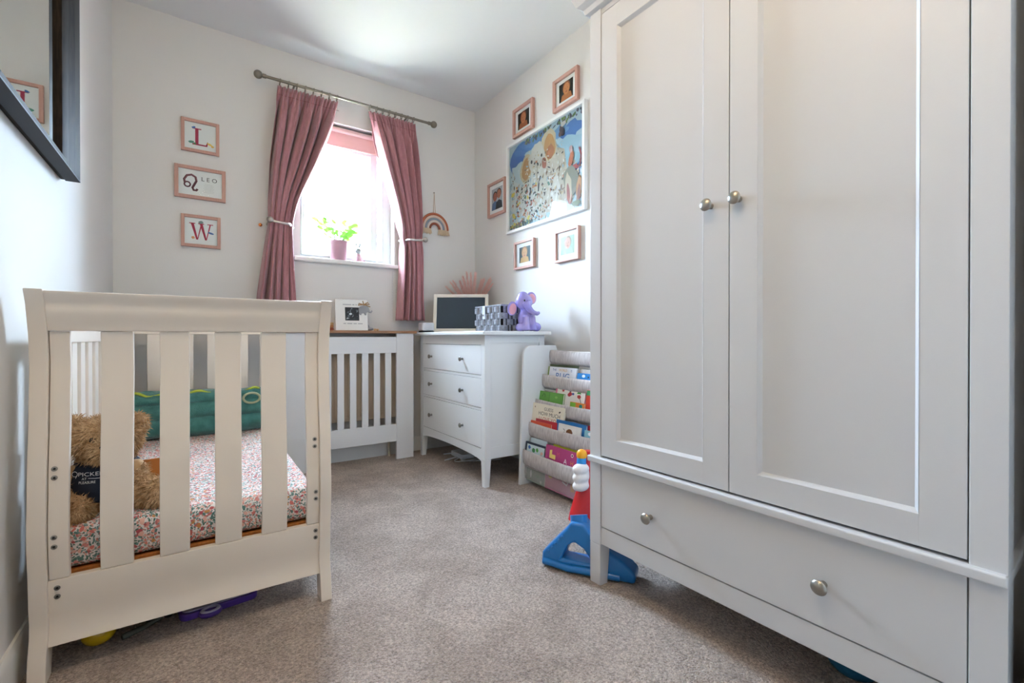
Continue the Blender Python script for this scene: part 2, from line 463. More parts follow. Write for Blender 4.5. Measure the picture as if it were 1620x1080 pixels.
h = MB(); h.box(sx0 + .012, sx0 + .028, FY0 - .03, FY0 - .016, 1.52, 1.60, 0.003); h.box(sx0 + .010, sx0 + .03, FY0 - .045, FY0 - .03, 1.50, 1.64, 0.004); h.build('window_handle', M_UPVC, sash)
f = MB(); f.box(OX0 + .02, OX1 - .02, FY0 + .005, FY1, fz1 - .11, fz1 - .045, 0.003); f.build('top_rail', M_UPVC, win)
f = MB(); f.box(0.478, 1.142, YB - .03, YB, OZ0 - .008, OZ0 + .02, 0.007, 3); f.box(OX0 - .0, OX1, YB - .005, FY0 + .01, OZ0 - .005, OZ0 + .02, 0.001)
f.build('window_sill', M_TRIM, win)
# roller blind inside the reveal
bl = thing('roller_blind', 'dusky pink roller blind pulled up at the top of the window', 'blind', (0.81, 3.065, 2.03))
MB().tube([(OX0 + .012, 3.06, 2.125), (OX1 - .012, 3.06, 2.125)], 0.016, 14).build('roller', M_BLIND, bl)
bx('fabric', M_BLIND, bl, OX0 + .015, OX1 - .03, 3.072, 3.075, 2.035, 2.12, 0.0005)
bx('bottom_bar', M_BLIND, bl, OX0 + .015, OX1 - .03, 3.070, 3.078, 2.02, 2.036, 0.003)
# blind chain hanging inside the right reveal
ch = MB()
for k in range(60): ch.ell((1.092 + .004 * math.sin(k * .2), 3.0 - .0 + .02, 2.06 - k * .0195), (0.0026, 0.0026, 0.0026), None, 6, 4)
ch.tube([(1.092 + .004 * math.sin(k * .2), 3.02, 2.06 - k * .0195) for k in range(60)], 0.0009, 5)
tag(ch.build('blind_chain', M_UPVC), 'thin white bead chain hanging beside the right curtain below the sill', 'chain')

# ------------------------------------------------------------------ wardrobe
WX, WY0, WY1 = 1.052, 0.150, 1.081
wd = thing('wardrobe', 'large pale grey two-door wardrobe with a wide bottom drawer', 'wardrobe', (WX, 1.048, 0))
D = 0.60; XB = WX + D
# corner posts running down into legs
for y0, y1 in ((WY1 - .046, WY1), (WY0, WY0 + .046)):
    p = MB(); p.box(WX, WX + .046, y0, y1, 0.13, 1.86, 0.002)
    p.build('corner_post', M_WARD, wd)
    p = MB(); p.prism([(WX, 0), (WX + .034, 0), (WX + .046, 0.13), (WX, 0.13)], 'y', y0 + .001, y1 - .001, 0.0015); p.build('leg', M_WARD, wd)
    p = MB(); p.box(XB - .046, XB, y0, y1, 0, 1.86, 0.002); p.build('leg', M_WARD, wd)
for y0, y1 in ((WY1 - .034, WY1 - .012), (WY0 + .012, WY0 + .034)):
    bx('side_panel', M_WARD, wd, WX + .03, XB - .03, y0, y1, 0.13, 1.85, 0.001)
bx('back_panel', M_WARD, wd, XB - .015, XB - .004, WY0 + .03, WY1 - .03, 0.13, 1.85, 0)
bx('floor_panel', M_WARD, wd, WX + .02, XB - .01, WY0 + .02, WY1 - .02, 0.14, 0.16, 0)
ya, yb = WY0 + .046, WY1 - .046
bx('bottom_rail', M_WARD, wd, WX + .004, WX + .03, ya - .004, yb + .004, 0.132, 0.187, 0.002)
bx('top_rail', M_WARD, wd, WX + .004, WX + .03, ya - .004, yb + .004, 1.814, 1.86, 0.002)
# middle moulding
a_ = .001
p = MB(); p.prism([(XB, WY0 - a_), (WX - .013, WY0 - a_), (WX - .013, WY1 + a_), (XB, WY1 + a_), (XB, WY1 - .02), (WX + .03, WY1 - .02), (WX + .03, WY0 + .02), (XB, WY0 + .02)], 'z', 0.391, 0.4105, .004, 3)
p.build('middle_moulding', M_WARD, wd)
# crown
prof = [(0, 1.83), (-.012, 1.835), (-.016, 1.85), (-.032, 1.862), (-.042, 1.885), (-.044, 1.905), (-.044, 1.925), (0.0, 1.925)]
p = MB(); rows = []
def crown_ring(a, z): return [(WX + a, WY0 + a, z), (WX + a, WY1 - a, z), (XB, WY1 - a, z), (XB, WY0 + a, z)]
vs = []; fs = []
for a, z in prof: vs += crown_ring(a, z)
for i in range(len(prof) - 1):
    for k in range(4): fs.append((i * 4 + k, i * 4 + (k + 1) % 4, (i + 1) * 4 + (k + 1) % 4, (i + 1) * 4 + k))
fs.append(tuple(range((len(prof) - 1) * 4, len(prof) * 4))); fs.append((0, 1, 2, 3))
p.add(vs, fs); p.build('crown', M_WARD, wd, angle=25)
KNOB = [(0.0075, 0), (0.007, 0.008), (0.0055, 0.013), (0.008, 0.017), (0.014, 0.020), (0.0155, 0.024), (0.013, 0.028), (0.006, 0.0305), (0, 0.031)]
def knob(parent, c, m=M_NICKEL, k=1.0):
    return MB().lathe([(r * k, h * k) for r, h in KNOB], c, '-x', 24).build('knob', m, parent)
def ward_door(y0, y1, py0, py1, ky):
    z0, z1, pz0, pz1 = 0.416, 1.810, 0.474, 1.742
    p = MB(); xf, xb_ = WX + .001, WX + .021
    p.box(xf, xb_, y0, py0, z0, z1, 0.0015); p.box(xf, xb_, py1, y1, z0, z1, 0.0015)
    p.box(xf, xb_, py0 - .001, py1 + .001, z0, pz0, 0.0015); p.box(xf, xb_, py0 - .001, py1 + .001, pz1, z1, 0.0015)
    dd = p.build('door', M_WARD, wd)
    q = MB(); o, i_ = WX + .001, WX + .0115; c_ = .0075   # sloped bead round the panel, then the flat field
    R0 = [(o, py0, pz0), (o, py1, pz0), (o, py1, pz1), (o, py0, pz1)]
    R1 = [(i_, py0 + c_, pz0 + c_), (i_, py1 - c_, pz0 + c_), (i_, py1 - c_, pz1 - c_), (i_, py0 + c_, pz1 - c_)]
    q.add(R0 + R1, [(k, (k + 1) % 4, 4 + (k + 1) % 4, 4 + k) for k in range(4)]); q.box(i_ - .0001, i_ + .006, py0 + .002, py1 - .002, pz0 + .002, pz1 - .002)
    q.build('door_panel', M_WARD, dd, angle=15)
    knob(dd, (WX + .001, ky, 1.118))
ward_door(0.6145, yb - .002, 0.682, 0.969, 0.661)
ward_door(ya + .002, 0.6125, 0.261, 0.546, 0.589)
dw = bx('drawer_front', M_WARD, wd, WX + .002, WX + .022, ya + .002, yb - .002, 0.1905, 0.388, 0.0015)
knob(dw, (WX + .002, 0.843, 0.281)); knob(dw, (WX + .002, 0.411, 0.281))
bx('painted_gap_shade', M_BLACK, wd, WX + .0235, WX + .026, ya - .003, yb + .003, 0.187, 1.815, 0)  # black sheet behind the fronts, paints in the shade of the gaps
wd.rotation_euler = (0, 0, math.radians(0.8))

# ------------------------------------------------------------------ cot bed
CX0, CX1, CYF, CYH = -0.317, 0.333, 1.467, 2.72
ct = thing('cot_bed', 'white sleigh-ended toddler cot bed with broad slats standing by the left wall', 'bed', (0.008, 2.09, 0))
SC = [(0, -.024), (.05, -.016), (.12, .002), (.2, -.006), (.34, -.018), (.45, -.012), (.62, .004), (.72, .012), (.80, .004), (.86, -.016), (.90, -.036)]
def sweep(mb, x0, x1, z0, z1, front, th, sgn, base, n=18, taper=None):
    """a board following the sleigh curve; front = set-back of its outer face"""
    G = []
    for i in range(n + 1):
        z = z0 + (z1 - z0) * i / n; y = base + sgn * (interp(SC, z) + front); y2 = y + sgn * (th if not taper else th * (1 + taper * i / n))
        G.append([(x0, y, z), (x1, y, z), (x1, y2, z), (x0, y2, z)])
    bm = bmesh.new(); V = [[bm.verts.new(p) for p in g] for g in G]
    for i in range(n):
        for k in range(4): bm.faces.new((V[i][k], V[i][(k + 1) % 4], V[i + 1][(k + 1) % 4], V[i + 1][k]))
    bm.faces.new(V[0][::-1]); bm.faces.new(V[-1])
    bmesh.ops.recalc_face_normals(bm, faces=bm.faces)
    ed = [e for e in bm.edges if e.calc_face_angle(0) > 0.6]
    bmesh.ops.bevel(bm, geom=ed, offset=0.0025, segments=2, profile=0.5, affect='EDGES')
    mb.bmadd(bm)
SLX = [(-.2845, -.249, 'stile'), (-.195, -.133, 'slat'), (-.081, -.018, 'slat'), (.038, .100, 'slat'), (.149, .214, 'slat'), (.267, .3015, 'stile')]
CAPS = []
for base, sgn in ((CYF, 1), (CYH + .03, -1)):
    for x0, x1 in ((CX0, CX0 + .0315), (CX1 - .0315, CX1)):
        p = MB(); sweep(p, x0, x1, 0, 0.899, 0, 0.055, sgn, base, 26); p.build('post', M_COT, ct, angle=30)
    p = MB(); sweep(p, CX0 + .030, CX1 - .030, 0.076, 0.2285, 0.010, 0.022, sgn, base, 6); bp_ = p.build('bottom_panel', M_COT, ct, angle=30)
    p = MB(); sweep(p, CX0 + .030, CX1 - .030, 0.8055, 0.896, 0.004, 0.026, sgn, base, 14); p.build('top_rail', M_COT, ct, angle=30)
    # rolled lip along the top
    ytop = base + sgn * (interp(SC, .897))
    for a, b2, nm in SLX:
        p = MB(); sweep(p, a, b2, 0.229, 0.805, 0.011, 0.018, sgn, base, 16); p.build(nm, M_COT, ct, angle=30)
    if sgn == 1:
        ft = base
def capz(u, v, y):  # small bolt heads: measured position to room height/side
    k = (u - 810) / FPX; dx, dy = SY + CY * k, CY - SY * k
    return (y * dx / dy, CAMZ - (v - 533.7) / FPX * y / dy)
for (u, v, brass) in ((86, 741, 0), (86, 755, 0), (86, 848, 0), (86, 863, 0), (89, 930, 1), (89, 944, 1), (497, 694, 0), (497, 705, 0), (498, 776, 0), (498, 787, 0), (498.5, 839, 1), (498.5, 850, 1)):
    x, z = capz(u, v, CYF + .005)
    y = CYF + interp(SC, z) + (.011 if z > .229 else .010)
    p = MB(); p.lathe([(0.0058, -.002), (0.0058, .0012), (0.0036, .0016), (0.003, .0002), (0.0, .0002)], (x, y, z), '-y', 14)
    p.build('bolt_cap', M_STEEL if brass else M_NICKEL, ct)
    MB().lathe([(0.0024, 0), (0.0024, .0006), (0, .0007)], (x, y, z), '-y', 10).build('bolt_socket', M_BLACK, ct)
# left side rail with slats against the wall
sr0, sr1 = CYF + .055, CYH - .03
bx('side_top_rail', M_COT, ct, CX0 + .004, CX0 + .028, sr0, sr1, 0.775, 0.812, 0.004)
bx('side_bottom_rail', M_COT, ct, CX0 + .004, CX0 + .028, sr0, sr1, 0.15, 0.228, 0.004)
n = 10
for k in range(n):
    yc = sr0 + (sr1 - sr0) * (k + 0.5) / n
    bx('side_slat', M_COT, ct, CX0 + .009, CX0 + .023, yc - .031, yc + .031, 0.226, 0.777, 0.003)
bx('side_bottom_rail', M_COT, ct, CX1 - .028, CX1 - .004, sr0, sr1, 0.15, 0.222, 0.004)
for k in range(12):
    yc = 1.53 + k * .103
    bx('base_slat', M_PINE, ct, CX0 + .03, CX1 - .03, yc - .032, yc + .032, 0.205, 0.2255, 0.002)
bx('base_batten', M_PINE, ct, CX0 + .03, CX1 - .03, CYF + .034, CYF + .05, 0.20, 0.231, 0.002)

# mattress
mt = thing('mattress', 'cot mattress in a ditsy floral fitted sheet inside the white cot', 'mattress', (0.0, 2.09, 0.2315))
def rounded_slab(x0, x1, y0, y1, z0, z1, r, puff=0.004):
    bm = bmesh.new(); bmesh.ops.create_cube(bm, size=1)
    bmesh.ops.scale(bm, vec=(x1 - x0, y1 - y0, z1 - z0), verts=bm.verts); bmesh.ops.translate(bm, vec=((x0 + x1) / 2, (y0 + y1) / 2, (z0 + z1) / 2), verts=bm.verts)
    bmesh.ops.bevel(bm, geom=bm.edges[:], offset=r, segments=5, profile=0.5, affect='EDGES')
    bmesh.ops.subdivide_edges(bm, edges=[e for e in bm.edges if e.calc_length() > 0.1], cuts=14, use_grid_fill=True)
    for v in bm.verts:
        v.co.z += puff * noise.noise(v.co * 7.0) if v.co.z > z0 + r else 0
    return bm
q = MB(); q.bmadd(rounded_slab(-.284, .300, 1.508, 2.675, 0.2315, 0.333, 0.022)); q.build('fitted_sheet', M_FLORAL, mt, angle=60)

# teal plush pad at the head end
tp = thing('plush_blanket', 'folded teal plush blanket with lime edging at the far end of the cot', 'blanket', (0.01, 2.60, 0.333))
q = MB()
for (zc, ry, rz, dx) in ((0.385, .060, .052, 0), (0.455, .056, .052, .01), (0.508, .046, .036, -.008)):
    G = []
    for i in range(33):
        x = -.278 + dx * .4 + .565 * i / 32; e = min(1, (0.02 + min(i, 32 - i)) / 2.0); e = math.sqrt(min(1, e))
        G.append([(x, 2.60 + ry * e * math.cos(a) + .01 * noise.noise((x * 9, a, zc * 30)), zc + rz * e * math.sin(a) + .012 * noise.noise((x * 7, a * 2, zc * 50))) for a in [2 * PI * k / 18 for k in range(19)]])
    q.grid(G)
q.build('blanket_roll', M_TEAL, tp, angle=80)
q = MB(); q.tube([(-.25 + .5 * i / 40, 2.572 + .004 * math.sin(i), 0.535 + .008 * math.sin(i * .7) + .006 * noise.noise((i * .3, 0, 0))) for i in range(41)], 0.006, 8); q.build('lime_piping', M_LIME, tp)
q = MB(); q.tube([(0.215 + .035 * math.cos(a), 2.545, 0.497 + .024 * math.sin(a)) for a in [2 * PI * k / 20 for k in range(20)]], 0.0055, 8, closed=True); q.build('carry_loop', mat('sage_webbing', '#a9ad8c', 0.8), tp)

# teddy bear
tb = thing('teddy_bear', 'shaggy brown teddy bear in a navy printed top sitting in the cot', 'soft toy', (-.20, 1.62, 0.333))
q = MB()
q.ell((-.205, 1.640, .415), (.070, .060, .085)); q.ell((-.200, 1.625, .520), (.073, .062, .060)); q.ell((-.195, 1.570, .498), (.036, .030, .028))
q.ell((-.268, 1.640, .560), (.026, .014, .026)); q.ell((-.142, 1.640, .553), (.026, .014, .030))
q.tube([(-.235, 1.64, .365), (-.255, 1.59, .357), (-.258, 1.557, .352)], [.04, .036, .036], 12); q.ell((-.256, 1.552, .354), (.038, .030, .038))
q.tube([(-.17, 1.64, .365), (-.12, 1.60, .365), (-.085, 1.57, .368)], [.04, .038, .034], 12); q.ell((-.085, 1.567, .374), (.036, .030, .038))
q.tube([(-.265, 1.63, .45), (-.285, 1.61, .41), (-.288, 1.585, .395)], [.028, .024, .022], 10); q.tube([(-.150, 1.63, .445), (-.135, 1.61, .41), (-.128, 1.585, .395)], [.026, .023, .022], 10)
body = remesh(q, 0.007, 3)
bodyv = body.v; bodyf = body.f
body.build('body', M_FUR, tb, angle=80)
# shaggy fur, thin blades rooted on the body
fur = MB(); fur_rng = random.Random(3)
for fc in bodyf:
    P = [Vector(bodyv[i]) for i in fc]
    nrm = (P[1] - P[0]).cross(P[2] - P[0])
    if nrm.length < 1e-9: continue
    nrm.normalize(); c0 = sum(P, Vector()) / len(P)
    in_shirt = .372 < c0.z < .463 and (c0 - Vector((-.205, 1.64, c0.z))).length < .082
    if in_shirt: continue
    for _ in range(4):
        c = c0 + Vector([fur_rng.uniform(-.004, .004) for _ in range(3)])
        dirv = (nrm * 0.75 + Vector([fur_rng.uniform(-.75, .75) for _ in range(3)]) + Vector((0, 0, -.4))).normalized()
        side = dirv.cross(nrm + Vector((.01, .02, .03))).normalized() * fur_rng.uniform(.0009, .0017)
        L = fur_rng.uniform(.010, .020)
        fur.add([c - side, c + side, c + dirv * L * .6 + side * .6 + Vector((0, 0, -.001)), c + dirv * L + Vector((0, 0, -.003))], [(0, 1, 2), (0, 2, 3)])
tag(fur.build('fur', M_FUR2, tb, angle=10), kind='stuff')
# navy top
G = []
for i in range(15):
    z = .366 + .102 * i / 14; rr = interp([(.366, 1.16), (.40, 1.16), (.44, 1.03), (.47, .80)], z)
    G.append([(-.205 + .072 * rr * math.cos(a) * (1 + .02 * math.sin(5 * a + z * 60)), 1.640 + .063 * rr * math.sin(a) * (1 + .02 * math.sin(4 * a)), z) for a in [2 * PI * k / 36 for k in range(37)]])
q = MB(); q.grid(G); top = q.build('navy_top', M_NAVY, tb, angle=80, solid=.003)
M_PRINTW = mat('shirt_print', '#e8e8e8', 0.7)
fl_ = Flat((-.2295, 1.56, .436), (1, 0, 0), (0, 0, 1))
def shirt_surface(p):
    rr_ = interp([(.366, 1.16), (.40, 1.16), (.44, 1.03), (.47, .80)], p.z); k_ = min(.98, abs(p.x + .205) / (.072 * rr_ * 1.02))
    return Vector((p.x, 1.640 - .063 * rr_ * 1.02 * math.sqrt(1 - k_ * k_) - .004, p.z))
fl_.warp = shirt_surface
fl_.text('PICKED', .004, .0, .0135, M_PRINTW, 1.2); fl_.text('AT', -.010, -.009, .008, M_PRINTW); fl_.text('PLEASURE', -.004, -.018, .0085, M_PRINTW, .9)
fl_.ribbon([(-.002, -.0055), (.012, -.0068), (.03, -.007)], .0012, M_PRINTW)
fl_.ribbon([(-.030 + .006 * math.cos(a), .005 + .006 * math.sin(a)) for a in [2 * PI * k / 16 for k in range(17)]] + [(-.028, -.005)], .0012, M_PRINTW)
fl_.build('shirt_lettering', top)
q = MB(); q.box(-.128, -.086, 1.568, 1.574, .352, .362, .002); q.build('foot_label', mat('grey_label', '#9aa0a8', .7), tb)
for sx in (-.222, -.168): MB().ell((sx, 1.567, .528), (.007, .005, .007)).build('eye', M_BLACK, tb)
MB().ell((-.195, 1.540, .510), (.011, .007, .008)).build('nose', M_BLACK, tb)
q = MB(); q.box(-.150, -.072, 1.712, 1.719, .3345, .432, .002); 
tag(q.build('card', mat('orange_card', '#b56a24', .6)), 'orange brown card standing behind the teddy bear on the mattress', 'card').rotation_euler = (0.0, 0, .15)

# ------------------------------------------------------------------ radiator and its cover
rd = thing('radiator', 'cream panel radiator behind the slats of the white cover', 'radiator', (0.79, 2.97, .12))
q = MB(); q.box(0.47, 1.10, 2.945, 2.965, 0.26, 0.70, .006)
q.build('panel', M_RAD, rd)
for k in range(15):
    x = 0.50 + k * .04; bx('rib', M_RAD, rd, x - .008, x + .008, 2.938, 2.950, 0.29, 0.67, .003)
MB().tube([(0.52, 2.975, .26), (0.52, 2.975, 0.0)], .008, 10).build('pipe', M_RAD, rd); MB().tube([(1.05, 2.975, .26), (1.05, 2.975, 0.0)], .008, 10).build('pipe', M_RAD, rd)
bx('bracket', M_RAD, rd, .74, .84, 2.965, 3.02, .45, .5, .002)
cv = thing('radiator_cover', 'white slatted radiator cover with an oak shelf under the window', 'radiator cover', (0.79, 2.87, 0))
bx('shelf_top', M_OAK, cv, 0.385, 1.196, 2.850, 3.02, 0.817, 0.833, .002)
for x0, x1 in ((0.400, 0.517), (1.062, 1.179)): bx('stile', M_COVER, cv, x0, x1, 2.866, 2.886, 0, 0.817, .002)
bx('top_rail', M_COVER, cv, 0.516, 1.063, 2.870, 2.886, 0.690, 0.794, .002)
bx('bottom_rail', M_COVER, cv, 0.516, 1.063, 2.870, 2.886, 0.117, 0.229, .002)
for k in range(7):
    x0 = 0.5475 + k * .0738; bx('slat', M_COVER, cv, x0, x0 + .039, 2.872, 2.884, 0.226, 0.693, .002)
for x0, x1 in ((0.401, 0.419), (1.160, 1.178)): bx('side_panel', M_COVER, cv, x0, x1, 2.885, 3.006, 0, 0.817, .002)

# ------------------------------------------------------------------ chest of drawers
KX, KXB, KY0, KY1 = 1.240, 1.640, 2.055, 2.895
cd = thing('chest_of_drawers', 'white three-drawer chest with pewter knobs in the far corner', 'chest of drawers', (1.44, 2.475, 0))
bx('top', M_CHEST, cd, KX - .028, KXB + .024, KY0 - .034, KY1 + .034, 0.803, 0.8245, .005, 3)
for yy in (KY0, KY1 - .038):
    for xx, fr in ((KX, 1), (KXB - .038, 0)):
        p = MB(); p.box(xx, xx + .038, yy, yy + .038, .14, .803, .002)
        V = []
        for (z, a) in ((.14, 0), (0, .010)):
            ix0, ix1 = (xx, xx + .038 - a) if fr else (xx + a, xx + .038)
            iy0, iy1 = (yy, yy + .038 - a) if yy == KY0 else (yy + a, yy + .038)
            V += [(ix0, iy0, z), (ix1, iy0, z), (ix1, iy1, z), (ix0, iy1, z)]
        p.add(V, [(0, 1, 5, 4), (1, 2, 6, 5), (2, 3, 7, 6), (3, 0, 4, 7), (4, 5, 6, 7)])
        p.build('leg', M_CHEST, cd)
for yy in (KY0 + .008, KY1 - .020):
    p = MB(); p.box(KX + .03, KXB - .03, yy, yy + .012, .145, .803, 0); p.box(KX + .036, KXB - .036, yy - (.005 if yy < 2.4 else -.012), yy + (.0 if yy < 2.4 else .017), .145, .206, .001)
    p.box(KX + .036, KXB - .036, yy - (.005 if yy < 2.4 else -.012), yy + (.0 if yy < 2.4 else .017), .762, .803, .001)
    p.build('side_panel', M_CHEST, cd)
bx('back_panel', M_CHEST, cd, KXB - .012, KXB - .004, KY0 + .03, KY1 - .03, .15, .80, 0)
ya2, yb2 = KY0 + .038, KY1 - .038
N = 14; arch = [(ya2 - .002, .199), (yb2 + .002, .199)] + [(yb2 + .002 - (yb2 - ya2 + .004) * k / N, .132 + .022 * math.sin(PI * k / N) ** .5) for k in range(N + 1)]
MB().prism(arch, 'x', KX + .003, KX + .022).build('apron', M_CHEST, cd)
for z0, z1 in ((.750, .803), (.5735, .5885), (.4015, .4145)): bx('rail', M_CHEST, cd, KX + .003, KX + .02, ya2 - .002, yb2 + .002, z0, z1, .001)
bx('painted_drawer_shade', M_BLACK, cd, KX + .021, KX + .024, ya2 - .002, yb2 + .002, .196, .76, 0)  # black backing that stands in for shade between the drawers
for z0, z1, kz in ((.5905, .7475, .669), (.4165, .5715, .492), (.2015, .3990, .293)):
    dfr = bx('drawer', M_CHEST, cd, KX + .001, KX + .02, ya2 + .002, yb2 - .002, z0, z1, .0015)
    for ky in (2.716, 2.298): knob(dfr, (KX + .001, ky, kz), M_KNOB_GREY, 0.86)
ZT = 0.8245

# ------------------------------------------------------------------ sling bookcase
bk = thing('sling_bookcase', "white children's bookcase with grey fabric sling pockets beside the chest", 'bookcase', (1.55, 1.70, 0))
def panel_outline():
    pts = [(1.419, 0), (1.690, 0), (1.690, .700)]
    pts += [(1.668, .747)]
    pts += [(1.495, .747)]
    for k in range(1, 7):
        a = PI / 2 + PI / 2 * k / 6; pts.append((1.495 + .050 * math.cos(a), .697 + .050 * math.sin(a)))
    return pts
for y0 in (1.988, 1.375): MB().prism(panel_outline(), 'y', y0, y0 + .016, .002).build('side_panel', M_CHEST, bk)
BY0, BY1 = 1.391, 1.988
bands = [(1.627, .718, .651), (1.575, .588, .520), (1.527, .455, .388), (1.482, .333, .258), (1.440, .192, .112)]
for i, (x, zt, zb) in enumerate(bands):
    G = []
    prof = [(x + .000, zt), (x - .004, zt - .012), (x - .006, (zt + zb) / 2), (x - .002, zb + .008), (x + .012, zb - .006), (x + .030, zb - .004), (x + .046, zb + .02), (x + .060, zb + .075), (x + .066, zt + .045)]
    if i == 0: prof = [(x + .010, zt + .002)] + prof[:-2] + [(x + .05, zb + .05)]
    for px, pz in prof:
        G.append([(px - .006 * math.sin(PI * k / 24) - .0015 * math.sin(k * 2.1 + i), BY1 - (BY1 - BY0) * k / 24, pz - .006 * math.sin(PI * k / 24)) for k in range(25)])
    q = MB(); q.grid(G); q.build('sling', M_LINEN, bk, angle=60, solid=.002)
    MB().tube([(x + .066 if i else x + .012, BY0, zt + (.045 if i else -.006)), (x + .066 if i else x + .012, BY1, zt + (.045 if i else -.006))], .005, 8).build('rod', M_TRIM, bk)
q = MB(); q.grid([[(1.452 + dx, BY1 - (BY1 - BY0) * k / 12, z) for k in range(13)] for dx, z in ((0, .100), (-.004, .07), (.0, .035), (.02, .022), (.06, .022), (.09, .05))])
q.build('clear_pocket', M_VINYL, bk, solid=.001)
MB().tube([(1.452, BY0, .1), (1.452, BY1, .1)], .003, 8).build('pocket_hem', M_LINEN, bk)
q = MB(); q.box(1.60, 1.612, BY0, BY1, .02, .10); q.build('back_rail', M_CHEST, bk)
M_PAGES = mat('book_pages', '#e9e4d8', .8)
def book(label, u0, u1, vtop, x, zbot, cover, tilt=.22, th=.010, spine=None, deco=None, group=None):
    """picture book standing in a pocket, its cover facing -x; u0,u1,vtop = where its top edge was measured, x = its distance from the left"""
    y1, y0 = yat(u0, x), yat(u1, x); um = (u0 + u1) / 2
    zt = zat(um, vtop, x); h = (zt - zbot) / math.cos(tilt); wd_ = y1 - y0
    o = thing('picture_book', label, 'book', (0, 0, 0), group or 'picture books in the sling bookcase')
    cm = mat('cover_' + cover.lstrip('#'), cover, .4, coat=.2)
    p = MB(); p.box(0, .0016, 0, wd_, 0, h, .0005); p.box(th - .0016, th, 0, wd_, 0, h, .0005); p.box(0, th, wd_ - .0018, wd_, 0, h, .0006)
    c = p.build('cover', [cm], o)
    p = MB(); p.box(.0015, th - .0015, .003, wd_ - .002, .003, h - .003); p.build('pages', M_PAGES, o)
    if deco:
        F = Flat((-.0003, wd_, 0), (0, -1, 0), (0, 0, 1)); deco(F, wd_, h); F.build('cover_print', c)
    xb = x - math.sin(tilt) * (h)
    o.location = (xb, y0, zbot); o.rotation_euler = (0, tilt, 0)
    return o
R_ = random.Random(11)
def blobs(cols, n=8, zlo=.3, smin=.006, smax=.016):
    def fdeco(F, w, h):
        for k in range(n): F.ell(R_.uniform(.12, .88) * w, h - R_.uniform(.02, .30) * h * 1.0 - .005, R_.uniform(smin, smax), R_.uniform(smin, smax) * .8, R_.choice(cols), R_.uniform(0, 3), 12, .15)
    return fdeco
def d_bug(F, w, h):
    F.rect(.002, .002, w - .002, h - .002, '#e9eaf0'); F.text('THE', w * .20, h - .022, .018, '#4b5f9b'); F.text('WORLD', w * .52, h - .022, .018, '#e0a83c'); F.text('IS', w * .82, h - .022, .018, '#5b6fa5')
    F.text('BUG', w * .52, h - .066, .050, '#2f6fb4', 1.15)
def d_guess(F, w, h):
    F.rect(.002, .002, w - .002, h - .002, '#e8e0cc'); F.text('GUESS', w * .52, h - .032, .024, '#3a342c', 1.1); F.text('HOW MUCH', w * .55, h - .058, .028, '#3a342c', 1.1); F.text('I LOVE YOU', w * .55, h - .086, .028, '#b8382c', 1.1)
    F.ell(w * .86, h - .026, .008, .004, '#2c2c2c', .4); F.ell(w * .08, h - .02, .003, .005, '#7a3b2c')
def d_zoo(F, w, h):
    F.rect(.012, .002, w - .002, h - .002, '#edeae2')
    F.ell(w * .26, h - .022, .010, .010, '#c64a52', 0, 12, .2); F.ell(w * .50, h - .040, .018, .012, '#b8333a', .3, 12, .2); F.ell(w * .50, h - .022, .008, .006, '#3c3f40', 0, 12, .2); F.ell(w * .60, h - .036, .009, .006, '#3d4fa3', 0, 12)
    F.poly([(w * .72, h - .032), (w * .86, h - .032), (w * .79, h - .008)], '#3f8f3a'); F.ell(w * .80, h - .046, .014, .010, '#b33a32', 0, 12, .2); F.ribbon([(w * .82, h - .05), (w * .9, h - .08), (w * .95, h - .10)], .004, '#56736a')
def d_green(F, w, h):
    F.rect(.003, .003, w * .48, h - .003, '#5f9a3e'); F.rect(w * .51, .003, w - .003, h - .003, '#6aa548'); F.ribbon([(w * .22, h - .03), (w * .26, h - .014), (w * .32, h - .016), (w * .33, h - .032)], .004, '#2e5527'); F.ell(w * .75, h - .024, .012, .007, '#8cbf62', 0, 12, .2)
def d_ladybird(F, w, h):
    F.rect(w * .08, .002, w * .80, h - .010, '#efece6'); F.ell(w * .52, h - .034, .022, .016, '#7a4a24', .1, 14, .1); F.ribbon([(w * .32, h - .03), (w * .24, h - .022)], .003, '#2e2a2a'); F.ribbon([(w * .32, h - .036), (w * .24, h - .04)], .003, '#2e2a2a')
def d_pink(F, w, h):
    F.poly([(w * .14, h - .060), (w * .14, h - .022), (w * .22, h - .018), (w * .22, h - .040), (w * .34, h - .040), (w * .34, h - .062)], '#efd97a'); F.text('M', w * .42, h - .045, .034, '#d6587a', .8)
    F.ell(w * .85, h - .018, .009, .009, '#f4d8e0'); F.ell(w * .85, h - .018, .005, .005, '#37383c'); F.text('A', w * .66, h - .066, .034, '#f3eef0'); F.text('H', w * .86, h - .064, .030, '#e99a3a')
def d_night(F, w, h):
    F.rect(w * .10, .002, w - .004, h - .010, '#cfe0df'); F.ell(w * .22, h - .026, .012, .010, '#3f6fb5', 0, 12, .2); F.ell(w * .45, h - .036, .012, .012, '#3b8b4a', 0, 12, .2); F.ell(w * .62, h - .03, .010, .012, '#57a545', 0, 12, .2); F.ell(w * .85, h - .040, .010, .008, '#e2b6a0', 0, 12, .2)
def d_cloud(F, w, h):
    F.ell(w * .35, h - .014, .012, .008, '#f2f6fa', 0, 12); F.ell(w * .6, h - .018, .005, .005, '#20252c', 0, 10)
def d_clear1(F, w, h):
    F.ell(w * .25, h - .03, .006, .02, '#f2f4f4'); F.ell(w * .6, h - .03, .02, .014, '#8fb29c', 0, 12, .2); F.ell(w * .8, h - .055, .006, .008, '#eef0e8')
def d_clear2(F, w, h):
    F.ell(w * .18, h - .028, .017, .018, '#e9c84e'); F.ribbon([(w * .58, h - .02), (w * .60, h - .04), (w * .72, h - .05), (w * .78, h - .03)], .008, '#f2eef0'); F.rect(w * .85, h - .07, w * .97, h - .02, '#e6a45c')
